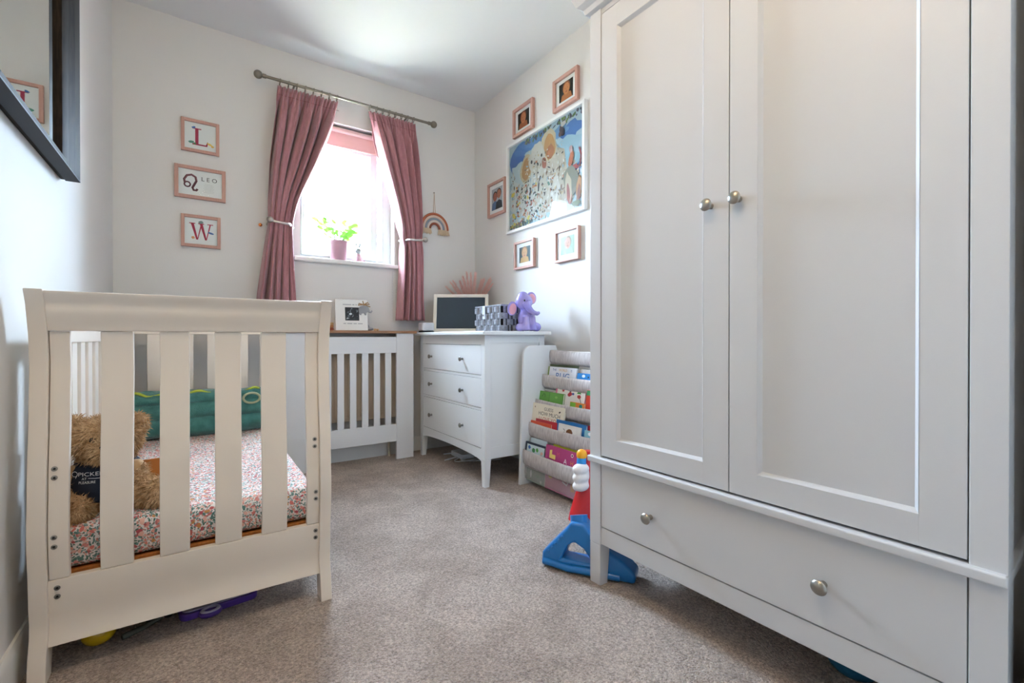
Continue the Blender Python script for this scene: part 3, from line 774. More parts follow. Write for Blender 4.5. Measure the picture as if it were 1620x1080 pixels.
x2, x3, x4, x5 = 1.575, 1.527, 1.482, 1.440
book('dark green picture book behind the white book in the upper pocket', 866, 916, 577, x2 + .052, .535, '#3c4a22', .18, .016)
book('white picture book titled in blue and yellow letters in the upper pocket', 870, 913, 581, x2 + .032, .535, '#dfe2ea', .16, .010, None, d_bug)
book('bright blue picture book at the right end of the upper pocket', 913.5, 944, 591, x2 + .028, .535, '#1f86cf', .14, .010, None, d_cloud)
book('lime green picture book at the left end of the upper pocket', 863.5, 870, 579, x2 + .042, .535, '#7ea03a', .17, .007)
book('leaf green picture book at the left of the second pocket', 850.5, 892, 620, x3 + .030, .400, '#4f8a34', .17, .012, None, d_green)
book('white picture book with small red figures and pink spine in second pocket', 881, 928, 611.5, x3 + .050, .400, '#d8648c', .18, .016, None, d_zoo)
book('red and green picture book at the right of the second pocket', 929, 950, 618, x3 + .034, .400, '#d8402a', .16, .012, None, lambda F, w, h: F.rect(.001, h - .026, w - .001, h - .002, '#2f8a4e'))
book('small orange and green board book low in the second pocket', 902, 925, 637, x3 + .012, .400, '#e58c3a', .12, .009, None, lambda F, w, h: (F.rect(.002, .002, w * .4, h - .002, '#7dbb3c'), F.ell(w * .75, h - .016, .012, .010, '#2f9c8f')))
book('cream picture book with red and black title leaning in the third pocket', 844, 894, 641, x4 + .028, .268, '#e8e0cc', .14, .010, None, d_guess)
book('thick red picture book at the left of the third pocket', 848, 882, 665, x4 + .014, .268, '#b3202c', .10, .009)
book('thin orange picture book at the front of the third pocket', 840, 872, 668, x4 + .004, .268, '#d8502a', .08, .008)
book('royal blue picture book in the middle of the third pocket', 880.5, 928, 668, x4 + .016, .268, '#1d6fb0', .10, .010)
book('white picture book showing a brown ladybird in front of the blue book', 884, 919, 673, x4 + .005, .268, '#e9e6e0', .13, .008, None, d_ladybird)
book('dark red picture book at the right end of the third pocket', 928.5, 950, 675, x4 + .034, .268, '#c1272d', .17, .010)
book('pale turquoise picture book at the front right of the third pocket', 925, 950, 683, x4 + .012, .268, '#8ec6d2', .12, .008, None, d_cloud)
book('navy picture book with a green landscape in the bottom fabric pocket', 832, 863, 702, x5 + .016, .125, '#1d2b3f', .14, .010, None, d_night)
book('pale blue and white picture book behind the navy one', 840, 866, 695, x5 + .040, .125, '#c7d9e0', .18, .012)
book('hot pink alphabet picture book in the bottom fabric pocket', 864.5, 914, 710, x5 + .014, .125, '#b5407c', .14, .010, None, d_pink)
book('lime and yellow picture book standing behind the hot pink book', 876, 920, 706.5, x5 + .040, .125, '#b3b92e', .18, .012)
book('grey green picture book behind the clear bottom pocket', 833.5, 862, 743, 1.4615, .026, '#9fb3a6', .05, .008, None, d_clear1)
book('pink picture book with yellow circle behind the clear bottom pocket', 863, 911, 748, 1.4615, .026, '#cf7fa0', .05, .008, None, d_clear2)
book('blue picture book at the right end of the clear bottom pocket', 911.5, 940, 760, 1.4615, .026, '#5aa7c4', .05, .008)

# ------------------------------------------------------------------ blue, red and white toy beside the wardrobe
ty = thing('toy_stand', 'blue plastic A-frame toy with red stem and white grip beside the wardrobe', 'toy', (1.10, 1.14, 0))
M_BLUE = mat('toy_blue', '#1474bd', .3, coat=.3); M_RED = mat('toy_red', '#c8151d', .3, coat=.2); M_TWHITE = mat('toy_white', '#ece7e4', .4); M_YEL = mat('toy_yellow', '#f5ab1a', .35); M_LBLUE = mat('toy_light_blue', '#2b8fd6', .35)
A = Vector((1.008, 1.262, 0)); B = Vector((1.172, 0.990, 0)); ud = (B - A).normalized(); LN = (B - A).length; nd = Vector((-ud.y, ud.x, 0))
if nd.x < 0: nd = -nd
def tri_pts(k):  # outline in (s,z) of the A-frame foot
    return k
outer = [(0, .004), (LN, .004), (LN + .002, .035), (LN - .03, .062), (LN - .085, .095), (.165, .150), (.148, .168), (.105, .168), (.090, .145), (.040, .090), (.004, .050)]
inner = [(.075, .040), (.185, .040), (.150, .085), (.118, .102), (.098, .090)]
bm = bmesh.new()
def ringv(pts, dn): return [bm.verts.new(A + ud * s + Vector((0, 0, z)) + nd * dn) for s, z in pts]
TH = .075
oF, oB, iF, iB = ringv(outer, -TH / 2), ringv(outer, TH / 2), ringv(inner, -TH / 2), ringv(inner, TH / 2)
def loop_edges(vs):
    return [bm.edges.get((vs[i], vs[(i + 1) % len(vs)])) or bm.edges.new((vs[i], vs[(i + 1) % len(vs)])) for i in range(len(vs))]
for o1, i1 in ((oF, iF), (oB, iB)):
    bmesh.ops.triangle_fill(bm, edges=loop_edges(o1) + loop_edges(i1), use_beauty=True)
for a1, b1 in ((oF, oB), (iF, iB)):
    for i in range(len(a1)): bm.faces.new((a1[i], a1[(i + 1) % len(a1)], b1[(i + 1) % len(a1)], b1[i]))
bmesh.ops.recalc_face_normals(bm, faces=bm.faces)
ed = [e for e in bm.edges if len(e.link_faces) == 2 and e.calc_face_angle(0) > .9]
bmesh.ops.bevel(bm, geom=ed, offset=.010, segments=3, profile=.5, affect='EDGES')
q = MB(); q.bmadd(bm); base_ = q.build('base', M_BLUE, ty, angle=50)
for s, z in ((.03, .072), (.042, .086), (.054, .100), (.066, .114), (.078, .128)):
    MB().ell(A + ud * s + Vector((0, 0, z - .012)) - nd * (TH / 2 + .000), (.0045, .0045, .0045), None, 10, 6).build('stud', M_BLUE, base_)
q = MB(); q.tube([A + ud * .01 - nd * (TH / 2 - .004) + Vector((0, 0, .022)), A + ud * .10 - nd * (TH / 2 + .006) + Vector((0, 0, .016)), A + ud * .18 - nd * (TH / 2 + .006) + Vector((0, 0, .020)), A + ud * .27 - nd * (TH / 2 - .004) + Vector((0, 0, .016))], .012, 12); q.build('foot_roll', M_BLUE, base_)
apex = A + ud * .127 + Vector((0, 0, .168))
q = MB(); q.tube([apex + Vector((0, 0, -.02)), apex + Vector((.005, .01, .012))], .030, 16); q.build('collar', M_BLUE, ty)
# red stem: broad flat curved blade
G = []
for i in range(17):
    t = i / 16; z = .145 + .235 * t
    c = Vector((1.108 + .055 * t + .010 * math.sin(PI * t), 1.190 + .020 * t, z)); wv = .042 * (1 - .60 * smooth01(t * 1.1)); dp = .022 * (1 - .3 * t)
    G.append([c + Vector((ud.x * wv * math.cos(a), ud.y * wv * math.cos(a), 0)) + nd * dp * math.sin(a) for a in [2 * PI * k / 20 for k in range(21)]])
q = MB(); q.grid(G); q.add(G[0][:-1], [tuple(range(20))]); q.add(G[-1][:-1], [tuple(range(20))]); q.build('stem', M_RED, ty, angle=50)
gc = Vector((1.119, 1.198, .296))
q = MB()
for dz in (-.030, 0, .030): q.ell(gc + Vector((-.004, -.006, dz)), (.034, .026, .0195))
q.ell(gc + Vector((.016, .008, -.004)), (.030, .026, .056))
remesh(q, .004, 3).build('grip', M_TWHITE, ty, angle=80)
MB().tube([gc + Vector((.004, .0, .04)), gc + Vector((.006, .0, .068))], [.017, .0165], 16).build('neck', M_LBLUE, ty)
q = MB(); q.lathe([(.0165, 0), (.019, .006), (.0185, .016), (.014, .025), (.006, .029), (0, .030)], gc + Vector((.006, 0, .067)), 'z', 20); q.build('cap', M_YEL, ty)

# ------------------------------------------------------------------ curtains
def curtain(name, label, edges, z0, z1, nf, ph, ytop):
    """edges(z) -> (xl, xr)"""
    root = thing(name, label, 'curtain', ((edges(1.4)[0] + edges(1.4)[1]) / 2, ytop, z0), 'pair of rose curtains')
    NX, NZ = 150, 70; G = []
    for j in range(NZ + 1):
        z = z1 - (z1 - z0) * j / NZ; xl, xr = edges(z); w = xr - xl
        head = 1 - smooth01((z1 - z - .05) / .10)          # pencil-pleat heading
        tie = math.exp(-((z - 1.452) / .05) ** 2)
        row = []
        for i in range(NX + 1):
            s_ = i / NX
            warp = s_ + .018 * math.sin(2 * PI * (s_ * 2 + z * .6 + ph))
            main = math.sin(2 * PI * nf * warp + ph) + .35 * math.sin(2 * PI * nf * 2.1 * warp + 2 * ph + z * 2)
            pleat = math.sin(2 * PI * nf * 3.2 * s_ + ph)
            amp = min(.048, .044 * (w / .25 + .35)) * (1 - .55 * tie)
            y = ytop + (1 - head) * amp * (main + .25 * abs(main)) + head * (.009 * pleat + .007 * main) + .003 * noise.noise((s_ * 8, z * 5, ph))
            x = xl + w * s_ + (1 - head) * .006 * math.cos(2 * PI * nf * warp + ph)
            row.append((x, min(y, 3.012), z + (.004 * math.sin(2 * PI * nf * s_ + ph) if j in (0,) else 0) - (.02 * s_ if False else 0)))
        G.append(row)
    q = MB(); q.grid(G); q.build('cloth', M_CURT, root, angle=80, solid=.0018)
    q = MB(); xl, xr = edges(z1)
    q.tube([(xl + (xr - xl) * k / 30, ytop - .009, z1 - .055 + .0015 * math.sin(k)) for k in range(31)], .0012, 5); q.build('heading_stitch', mat('rose_stitch', '#8d545d', .8), root)
    return root
tabL = [(.88, (.262, .478)), (1.006, (.271, .473)), (1.25, (.305, .462)), (1.452, (.335, .455)), (1.60, (.335, .490)), (1.82, (.338, .588)), (2.05, (.362, .672)), (2.252, (.385, .722))]
tabR = [(.90, (1.095, 1.288)), (1.0, (1.105, 1.280)), (1.25, (1.125, 1.275)), (1.452, (1.129, 1.268)), (1.60, (1.100, 1.262)), (1.82, (1.035, 1.250)), (1.962, (.992, 1.243)), (2.12, (.945, 1.230)), (2.252, (.906, 1.219))]
def edgef(tab):
    def f(z):
        for (a, p), (b, q) in zip(tab, tab[1:]):
            if z <= b:
                t = max(0, (z - a) / (b - a)); return (p[0] + (q[0] - p[0]) * t, p[1] + (q[1] - p[1]) * t)
        return tab[-1][1]
    return f
def edge_s(tab):
    f = edgef(tab)
    def g(z):
        acc = [0, 0]
        for dz in (-.06, -.03, 0, .03, .06):
            e = f(min(max(z + dz * min(1, (2.252 - z) / .06 if z < 2.252 else 0), tab[0][0]), 2.252)); acc[0] += e[0] / 5; acc[1] += e[1] / 5
        return acc
    return g
YP = 2.942
M_GUN = mat('gunmetal', '#8b8478', 0.35, 0.9)
cl = curtain('curtain', 'dusky rose curtain tied back on the left side of the window', edge_s(tabL), .885, 2.244, 5, .4, YP)
cr = curtain('curtain', 'dusky rose curtain tied back on the right side by the rainbow', edge_s(tabR), .905, 2.244, 4.5, 1.3, YP)
pole = thing('curtain_pole', 'slim brushed steel curtain pole with ball finials over the window', 'curtain pole', (.82, YP, 2.275))
MB().tube([(.30, YP, 2.275), (1.345, YP, 2.275)], .0085, 14).build('rod', M_GUN, pole)
for x, sg in ((.292, -1), (1.352, 1)):
    q = MB(); q.ell((x - sg * -.008, YP, 2.275), (.023, .023, .023), None, 18, 12); q.build('finial', M_GUN, pole)
    q = MB(); q.tube([(x - sg * .032, YP, 2.275), (x - sg * .014, YP, 2.275)], .012, 14); q.build('finial_collar', M_GUN, pole)
for x in (.47, 1.16):
    q = MB(); q.tube([(x, YP, 2.266), (x, 3.0, 2.262), (x, 3.018, 2.262)], .006, 10); q.lathe([(.02, 0), (.02, .006), (.01, .01)], (x, 3.021, 2.262), '-y'); q.build('bracket', M_GUN, pole)
ring_me = None
for root, (xa, xb_), n in ((cl, (.395, .712), 8), (cr, (.916, 1.21), 8)):
    for k in range(n):
        x = xa + (xb_ - xa) * k / (n - 1)
        q = MB(); q.tube([(x + .002 * math.sin(a), YP + .0175 * math.cos(a), 2.2665 + .0175 * math.sin(a)) for a in [2 * PI * j / 18 for j in range(18)]], .0026, 6, closed=True)
        q.tube([(x, YP, 2.2495), (x, YP - .002, 2.236)], .0012, 5); q.build('ring', M_GUN, root)
def holdback(label, xk, x0, x1, z):
    o = thing('curtain_holdback', label, 'holdback', (xk, 3.02, z), 'curtain holdbacks')
    q = MB(); q.tube([(xk, 3.02, z), (xk, 2.905, z)], .006, 10); q.build('stem', M_NICKEL, o)
    q = MB(); q.ell((xk, 2.885, z), (.018, .014, .018)); q.build('knob', M_NICKEL, o)
    pts = []
    for k in range(19):
        a = PI * k / 18; s_ = k / 18
        pts.append((xk + (x1 - xk) * s_, 2.895 + .10 * smooth01((s_ - .72) / .28) - .012 * math.sin(PI * s_), z - .012 * math.sin(PI * s_ * .8)))
    q = MB(); q.tube(pts, .0075, 10); q.build('arm', mat('satin_steel', '#cfccc8', .3, .9), o)
holdback('steel holdback gripping the left curtain', .336, .34, .468, 1.452)
holdback('steel holdback gripping the right curtain', 1.272, 1.26, 1.128, 1.452)
q = MB(); q.ell((.300, 3.008, 1.442), (.010, .012, .010)); q.tube([(.300, 3.02, 1.442), (.300, 3.006, 1.442)], .004, 8)
tag(q.build('wall_hook', mat('copper', '#e08a4a', .25, .9)), 'tiny copper wall hook left of the left curtain', 'hook')

# ------------------------------------------------------------------ things on the sill
pt = thing('potted_plant', 'leafy green plant in a pink pot on the window sill', 'plant', (.745, 3.055, OZ0 + .02))
zs = OZ0 + .02
q = MB(); q.lathe([(.045, 0), (.047, .004), (.060, .118), (.061, .122), (.055, .122), (.053, .100), (.0, .100)], (.742, 3.040, zs), 'z', 28); q.build('pot', mat('pink_glaze', '#c9a0ad', .35), pt)
MB().lathe([(.052, .0), (.05, .006), (0, .008)], (.742, 3.040, zs + .098), 'z', 20).build('soil', mat('soil', '#3a2a20', .95), pt)
M_LEAF = mat('plant_leaf', '#5f9a3a', .5)
nt = M_LEAF.node_tree; tr = nt.nodes.new('ShaderNodeBsdfTranslucent'); tr.inputs['Color'].default_value = lin('#7fb341'); mx = nt.nodes.new('ShaderNodeMixShader'); mx.inputs[0].default_value = .12
out = nt.nodes['Material Output']; nt.links.new(nt.nodes['Principled BSDF'].outputs[0], mx.inputs[1]); nt.links.new(tr.outputs[0], mx.inputs[2]); nt.links.new(mx.outputs[0], out.inputs['Surface'])
R2 = random.Random(5)
for k in range(54):
    a = R2.uniform(0, 2 * PI); L = R2.uniform(.05, .17); tl = R2.uniform(.1, .8)
    b0 = Vector((.742 + .02 * math.cos(a), 3.04 + .015 * math.sin(a), zs + .1)); tip = b0 + Vector((math.cos(a) * math.sin(tl) * L * 1.1, math.sin(a) * math.sin(tl) * L * .4, math.cos(tl) * L))
    q = MB(); q.tube([b0, (b0 + tip) / 2 + Vector((0, 0, .01)), tip], .0014, 5); st = q.build('stem', M_LEAF, pt)
    s_ = R2.uniform(.014, .027); ax = Vector((math.cos(a + R2.uniform(-1, 1)), .3 * math.sin(a), R2.uniform(-.2, .7))).normalized(); sd = ax.cross(Vector((R2.uniform(-.3, .3), -1, .3))).normalized()
    pts = [tip, tip + ax * s_ * .6 + sd * s_ * .55, tip + ax * s_ * 1.4 + sd * s_ * .5, tip + ax * s_ * 2.0, tip + ax * s_ * 1.4 - sd * s_ * .5, tip + ax * s_ * .6 - sd * s_ * .55, tip + ax * s_ + Vector((0, -.003, 0))]
    q = MB(); q.add(pts, [(6, i, (i + 1) % 6) for i in range(6)]); q.build('leaf', M_LEAF, st if False else pt)
rb = thing('rabbit_ornament', 'small white rabbit ornament in a pink dress on the window sill', 'ornament', (.868, 3.045, zs))
q = MB(); q.lathe([(.036, 0), (.037, .006), (.024, .035), (.015, .055), (0, .06)], (.868, 3.045, zs), 'z', 18); q.build('dress', mat('dress_pink', '#d59bb0', .7, var=(60, '#e7c3cf')), rb)
q = MB(); q.ell((.868, 3.045, zs + .076), (.020, .017, .020)); q.ell((.868, 3.045, zs + .05), (.016, .014, .018)); hd = q.build('head', mat('rabbit_white', '#bcc6c8', .7), rb)
for sg in (-1, 1):
    q = MB(); q.ell((.868 + sg * .011, 3.045, zs + .112), (.0065, .005, .022), Matrix.Rotation(sg * .25, 4, 'Y')); q.build('ear', MATS['rabbit_white'], rb)
    MB().ell((.868 + sg * .007, 3.029, zs + .079), (.002, .002, .0025), None, 8, 6).build('eye', M_BLACK, rb)
    q = MB(); q.ell((.868 + sg * .030, 3.035, zs + .008), (.012, .010, .008)); q.build('foot', mat('shoe_rose', '#b8788e', .6), rb)

# ------------------------------------------------------------------ rainbow hanging
rn = thing('rainbow_hanging', 'macrame rainbow wall hanging in rust, grey and cream right of the window', 'wall hanging', (1.398, 3.01, 1.53))
rc = Vector((1.398, 3.008, 1.565))
for i, (r_, c_) in enumerate(((.102, '#b9694a'), (.085, '#e1c9b8'), (.069, '#8e98a3'), (.053, '#d9cdc5'), (.037, '#9a5a44'))):
    q = MB(); q.tube([rc + Vector((r_ * math.cos(a), 0, r_ * math.sin(a) * 1.05)) for a in [PI * k / 24 for k in range(25)]], .0088, 10); q.build('arch', mat('yarn_%d' % i, c_, .9, bump=(400, .5)), rn)
M_TAS = mat('tassel_cream', '#d8c3a5', .95)
for sg in (-1, 1):
    for i, r_ in enumerate((.102, .085, .069, .053, .037)):
        q = MB(); x = rc.x + sg * r_
        for k in range(14):
            a = 2 * PI * k / 14; q.tube([(x + .005 * math.cos(a), rc.y + .004 * math.sin(a), rc.z + .002), (x + .011 * math.cos(a) + random.uniform(-.003, .003), rc.y - .004 + .006 * math.sin(a), rc.z - .036 + random.uniform(-.006, .006))], .0022, 5)
        q.build('tassel', M_TAS, rn)
MB().tube([rc + Vector((-.01, .004, .107)), rc + Vector((0, .006, .26)), rc + Vector((.006, .004, .112))], .0018, 6).build('hanging_cord', mat('jute', '#c09a72', .9), rn)
MB().ell(rc + Vector((0, .010, .262)), (.005, .006, .005)).build('nail', M_NICKEL, rn)

# ------------------------------------------------------------------ framed prints
def wall_frame(label, plane, a0, a1, z0, z1, fm, bw, depth, deco, group, matw=0.0, glass=True, name='framed_photo'):
    """plane 'B' back wall (a = x) or 'R' right wall (a = y)"""
    if plane == 'B':
        o = thing(name, label, 'picture', ((a0 + a1) / 2, YB, z0), group)
        def b_(s0, s1, t0, t1, d0, d1): return (s0, s1, YB - d1, YB - d0, t0, t1)
        F = Flat((a0, YB - depth * .45, z0), (1, 0, 0), (0, 0, 1))
    else:
        o = thing(name, label, 'picture', (XR, (a0 + a1) / 2, z0), group)
        def b_(s0, s1, t0, t1, d0, d1): return (XR - d1, XR - d0, s0, s1, t0, t1)
        F = Flat((XR - depth * .45, a1, z0), (0, -1, 0), (0, 0, 1))
    for (s0, s1, t0, t1) in ((a0, a0 + bw, z0, z1), (a1 - bw, a1, z0, z1), (a0 + bw, a1 - bw, z0, z0 + bw), (a0 + bw, a1 - bw, z1 - bw, z1)):
        MB().box(*b_(s0, s1, t0, t1, 0.001, depth), .0015).build('frame_bar', fm, o)
    MB().box(*b_(a0 + bw * .5, a1 - bw * .5, z0 + bw * .5, z1 - bw * .5, 0.001, depth * .43)).build('mount', M_PAPER, o)
    deco(F, a1 - a0, z1 - z0); F.build('print', o)
    if glass: MB().box(*b_(a0 + bw * .8, a1 - bw * .8, z0 + bw * .8, z1 - bw * .8, depth * .62, depth * .66)).build('glazing', M_GLASS if name == 'framed_print' else M_GLASS2, o)
    return o
def serif_L(F, cx, cy, s, m):
    F.rect(cx - .22 * s, cy - .5 * s, cx - .06 * s, cy + .5 * s, m); F.rect(cx - .36 * s, cy + .44 * s, cx + .08 * s, cy + .5 * s, m)
    F.rect(cx - .36 * s, cy - .5 * s, cx + .36 * s, cy - .42 * s, m); F.poly([(cx + .28 * s, cy - .5 * s), (cx + .38 * s, cy - .5 * s), (cx + .42 * s, cy - .22 * s), (cx + .38 * s, cy - .22 * s)], m)
def d_L(F, w, h):
    cx, cy, s = w * .48, h * .49, h * .52; serif_L(F, cx, cy, s, '#a8284e')
    F.ell(cx - .30 * s, cy + .52 * s, .10 * s, .06 * s, '#3f74b5', .3, 12, .2); F.ell(cx - .42 * s, cy - .36 * s, .16 * s, .08 * s, '#5d9a86', .2, 12, .2); F.ell(cx - .24 * s, cy - .42 * s, .06 * s, .05 * s, '#3f8a58')
    F.ell(cx + .50 * s, cy - .34 * s, .15 * s, .06 * s, '#e5c35a', -.5, 12, .2); F.ell(cx + .64 * s, cy - .44 * s, .07 * s, .06 * s, '#d9a93f')
def d_W(F, w, h):
    cx, cy, s = w * .50, h * .50, h * .52; m = '#b3294a'
    def st(x0, x1, wd): F.poly([(cx + x0 * s - wd * s, cy + .46 * s), (cx + x0 * s + wd * s, cy + .46 * s), (cx + x1 * s + wd * .6 * s, cy - .5 * s), (cx + x1 * s - wd * .6 * s, cy - .5 * s)], m)
    st(-.44, -.20, .075); st(.02, -.18, .035); st(-.0, .24, .075); st(.46, .26, .035)
    for x in (-.44, .0, .46): F.rect(cx + (x - .15) * s, cy + .44 * s, cx + (x + .15) * s, cy + .49 * s, m)
    F.ell(cx - .02 * s, cy + .56 * s, .12 * s, .08 * s, '#7e8f8a', 0, 12, .2); F.ell(cx + .48 * s, cy - .04 * s, .16 * s, .06 * s, '#4a6fa8', -.3, 12, .2); F.ell(cx - .40 * s, cy - .40 * s, .09 * s, .08 * s, '#e59a6a', 0, 12, .2)
def d_leo(F, w, h):
    cx, cy, s = w * .32, h * .50, h * .5; m = '#5c2735'
    pts = []
    for k in range(20): a = 2 * PI * k / 19 + .6; pts.append((cx - .20 * s + .15 * s * math.cos(a), cy - .14 * s + .15 * s * math.sin(a)))
    F.ribbon(pts, .085 * s, m)
    p2 = [(cx - .32 * s, cy - .05 * s), (cx - .36 * s, cy + .15 * s), (cx - .22 * s, cy + .40 * s), (cx + .02 * s, cy + .48 * s), (cx + .22 * s, cy + .36 * s), (cx + .26 * s, cy + .12 * s), (cx + .16 * s, cy - .10 * s), (cx + .06 * s, cy - .32 * s), (cx + .12 * s, cy - .46 * s), (cx + .26 * s, cy - .46 * s), (cx + .32 * s, cy - .36 * s)]
    F.ribbon(p2, .125 * s, m); F.ribbon([(a + .02 * s, b + .012 * s) for a, b in p2[:6]], .02 * s, '#b06a74')
    F.text('L E O', w * .67, h * .59, h * .18, '#3c3a3c', 1.0)
    for k in range(7): ww = (.08, .10, .09, .11, .09, .11, .10)[k] * w; F.rect(w * .66 - ww, h * (.50 - k * .042), w * .66 + ww, h * (.494 - k * .042), '#b9b9bc')
G3 = 'pink framed letter prints on the back wall'
wall_frame('pink framed print of a crimson letter L on the back wall', 'B', -.072, .101, 1.793, 1.968, M_FRAME_PINK, .016, .018, d_L, G3)
wall_frame('pink framed star sign print reading LEO on the back wall', 'B', -.101, .130, 1.540, 1.714, M_FRAME_PINK, .018, .018, d_leo, G3)
wall_frame('pink framed print of a crimson letter W on the back wall', 'B', -.073, .106, 1.280, 1.453, M_FRAME_PINK, .016, .018, d_W, G3)

def photo(bgc, skins, cloth, hair, seed, frac=.56, land=False, tone=None):
    def deco(F, w, h):
        rr = random.Random(seed); F.dim = .85; pw, ph = w * frac, h * frac
        x0, y0 = (w - pw) / 2, (h - ph) / 2
        F.rect(x0, y0, x0 + pw, y0 + ph, bgc)
        n = len(skins)
        for i in range(n):
            fx = x0 + pw * (i + 1) / (n + 1) + (rr.uniform(-.03, .03)) * pw; fy = y0 + ph * (.60 if i % 2 == 0 else .68); r_ = pw * (.21 if n > 1 else .27)
            F.poly([(max(x0, fx - r_ * 1.5), y0), (min(x0 + pw, fx + r_ * 1.5), y0), (min(x0 + pw, fx + r_ * 1.2), y0 + ph * .32), (fx, y0 + ph * .42), (max(x0, fx - r_ * 1.2), y0 + ph * .32)], cloth[i % len(cloth)])
            F.ell(fx, fy + r_ * .22, r_ * 1.02, r_ * 1.12, hair[i % len(hair)]); F.ell(fx, fy, r_ * .82, r_ * 1.05, skins[i])
            F.ell(fx - r_ * .3, fy + r_ * .1, r_ * .09, r_ * .06, '#4a2a20', 0, 8); F.ell(fx + r_ * .3, fy + r_ * .1, r_ * .09, r_ * .06, '#4a2a20', 0, 8); F.ell(fx, fy - r_ * .5, r_ * .28, r_ * .09, '#a8483c', 0, 10); F.ell(fx, fy - r_ * .15, r_ * .08, r_ * .16, '#b8764c', 0, 8)
    return deco
G5 = 'small pink framed family photographs on the right wall'
wall_frame('small pink framed warm portrait photo above left of the animal print', 'R', 2.270, 2.487, 2.098, 2.284, M_FRAME_PINK, .020, .022, photo('#2b2320', ['#d8814c'], ['#b5643a'], ['#8a4526'], 1), G5)
wall_frame('small pink framed warm portrait photo highest on the right wall', 'R', 1.862, 2.074, 2.100, 2.284, M_FRAME_PINK, .020, .022, photo('#2d2a26', ['#dd8f52'], ['#c77a42'], ['#9a5a30'], 2), G5)
wall_frame('pink framed photo of two people left of the animal print', 'R', 2.580, 2.805, 1.642, 1.882, M_FRAME_PINK, .018, .022, photo('#c9ccd4', ['#b8674e', '#c5775a'], ['#5d7fae', '#2d3340'], ['#2e221e', '#3b2620'], 3, .62), G5)
wall_frame('small pale framed photo below the left of the animal print', 'R', 2.258, 2.470, 1.232, 1.411, M_FRAME_PINK, .014, .024, photo('#33423f', ['#d79a5e'], ['#d5a052', '#93b554'], ['#9a6a34'], 4), G5)
wall_frame('small pale framed photo below the right of the animal print', 'R', 1.852, 2.056, 1.222, 1.405, M_FRAME_PINK, .014, .024, photo('#a9bfa2', ['#d9a183'], ['#b9c4cf'], ['#a98563'], 5), G5)

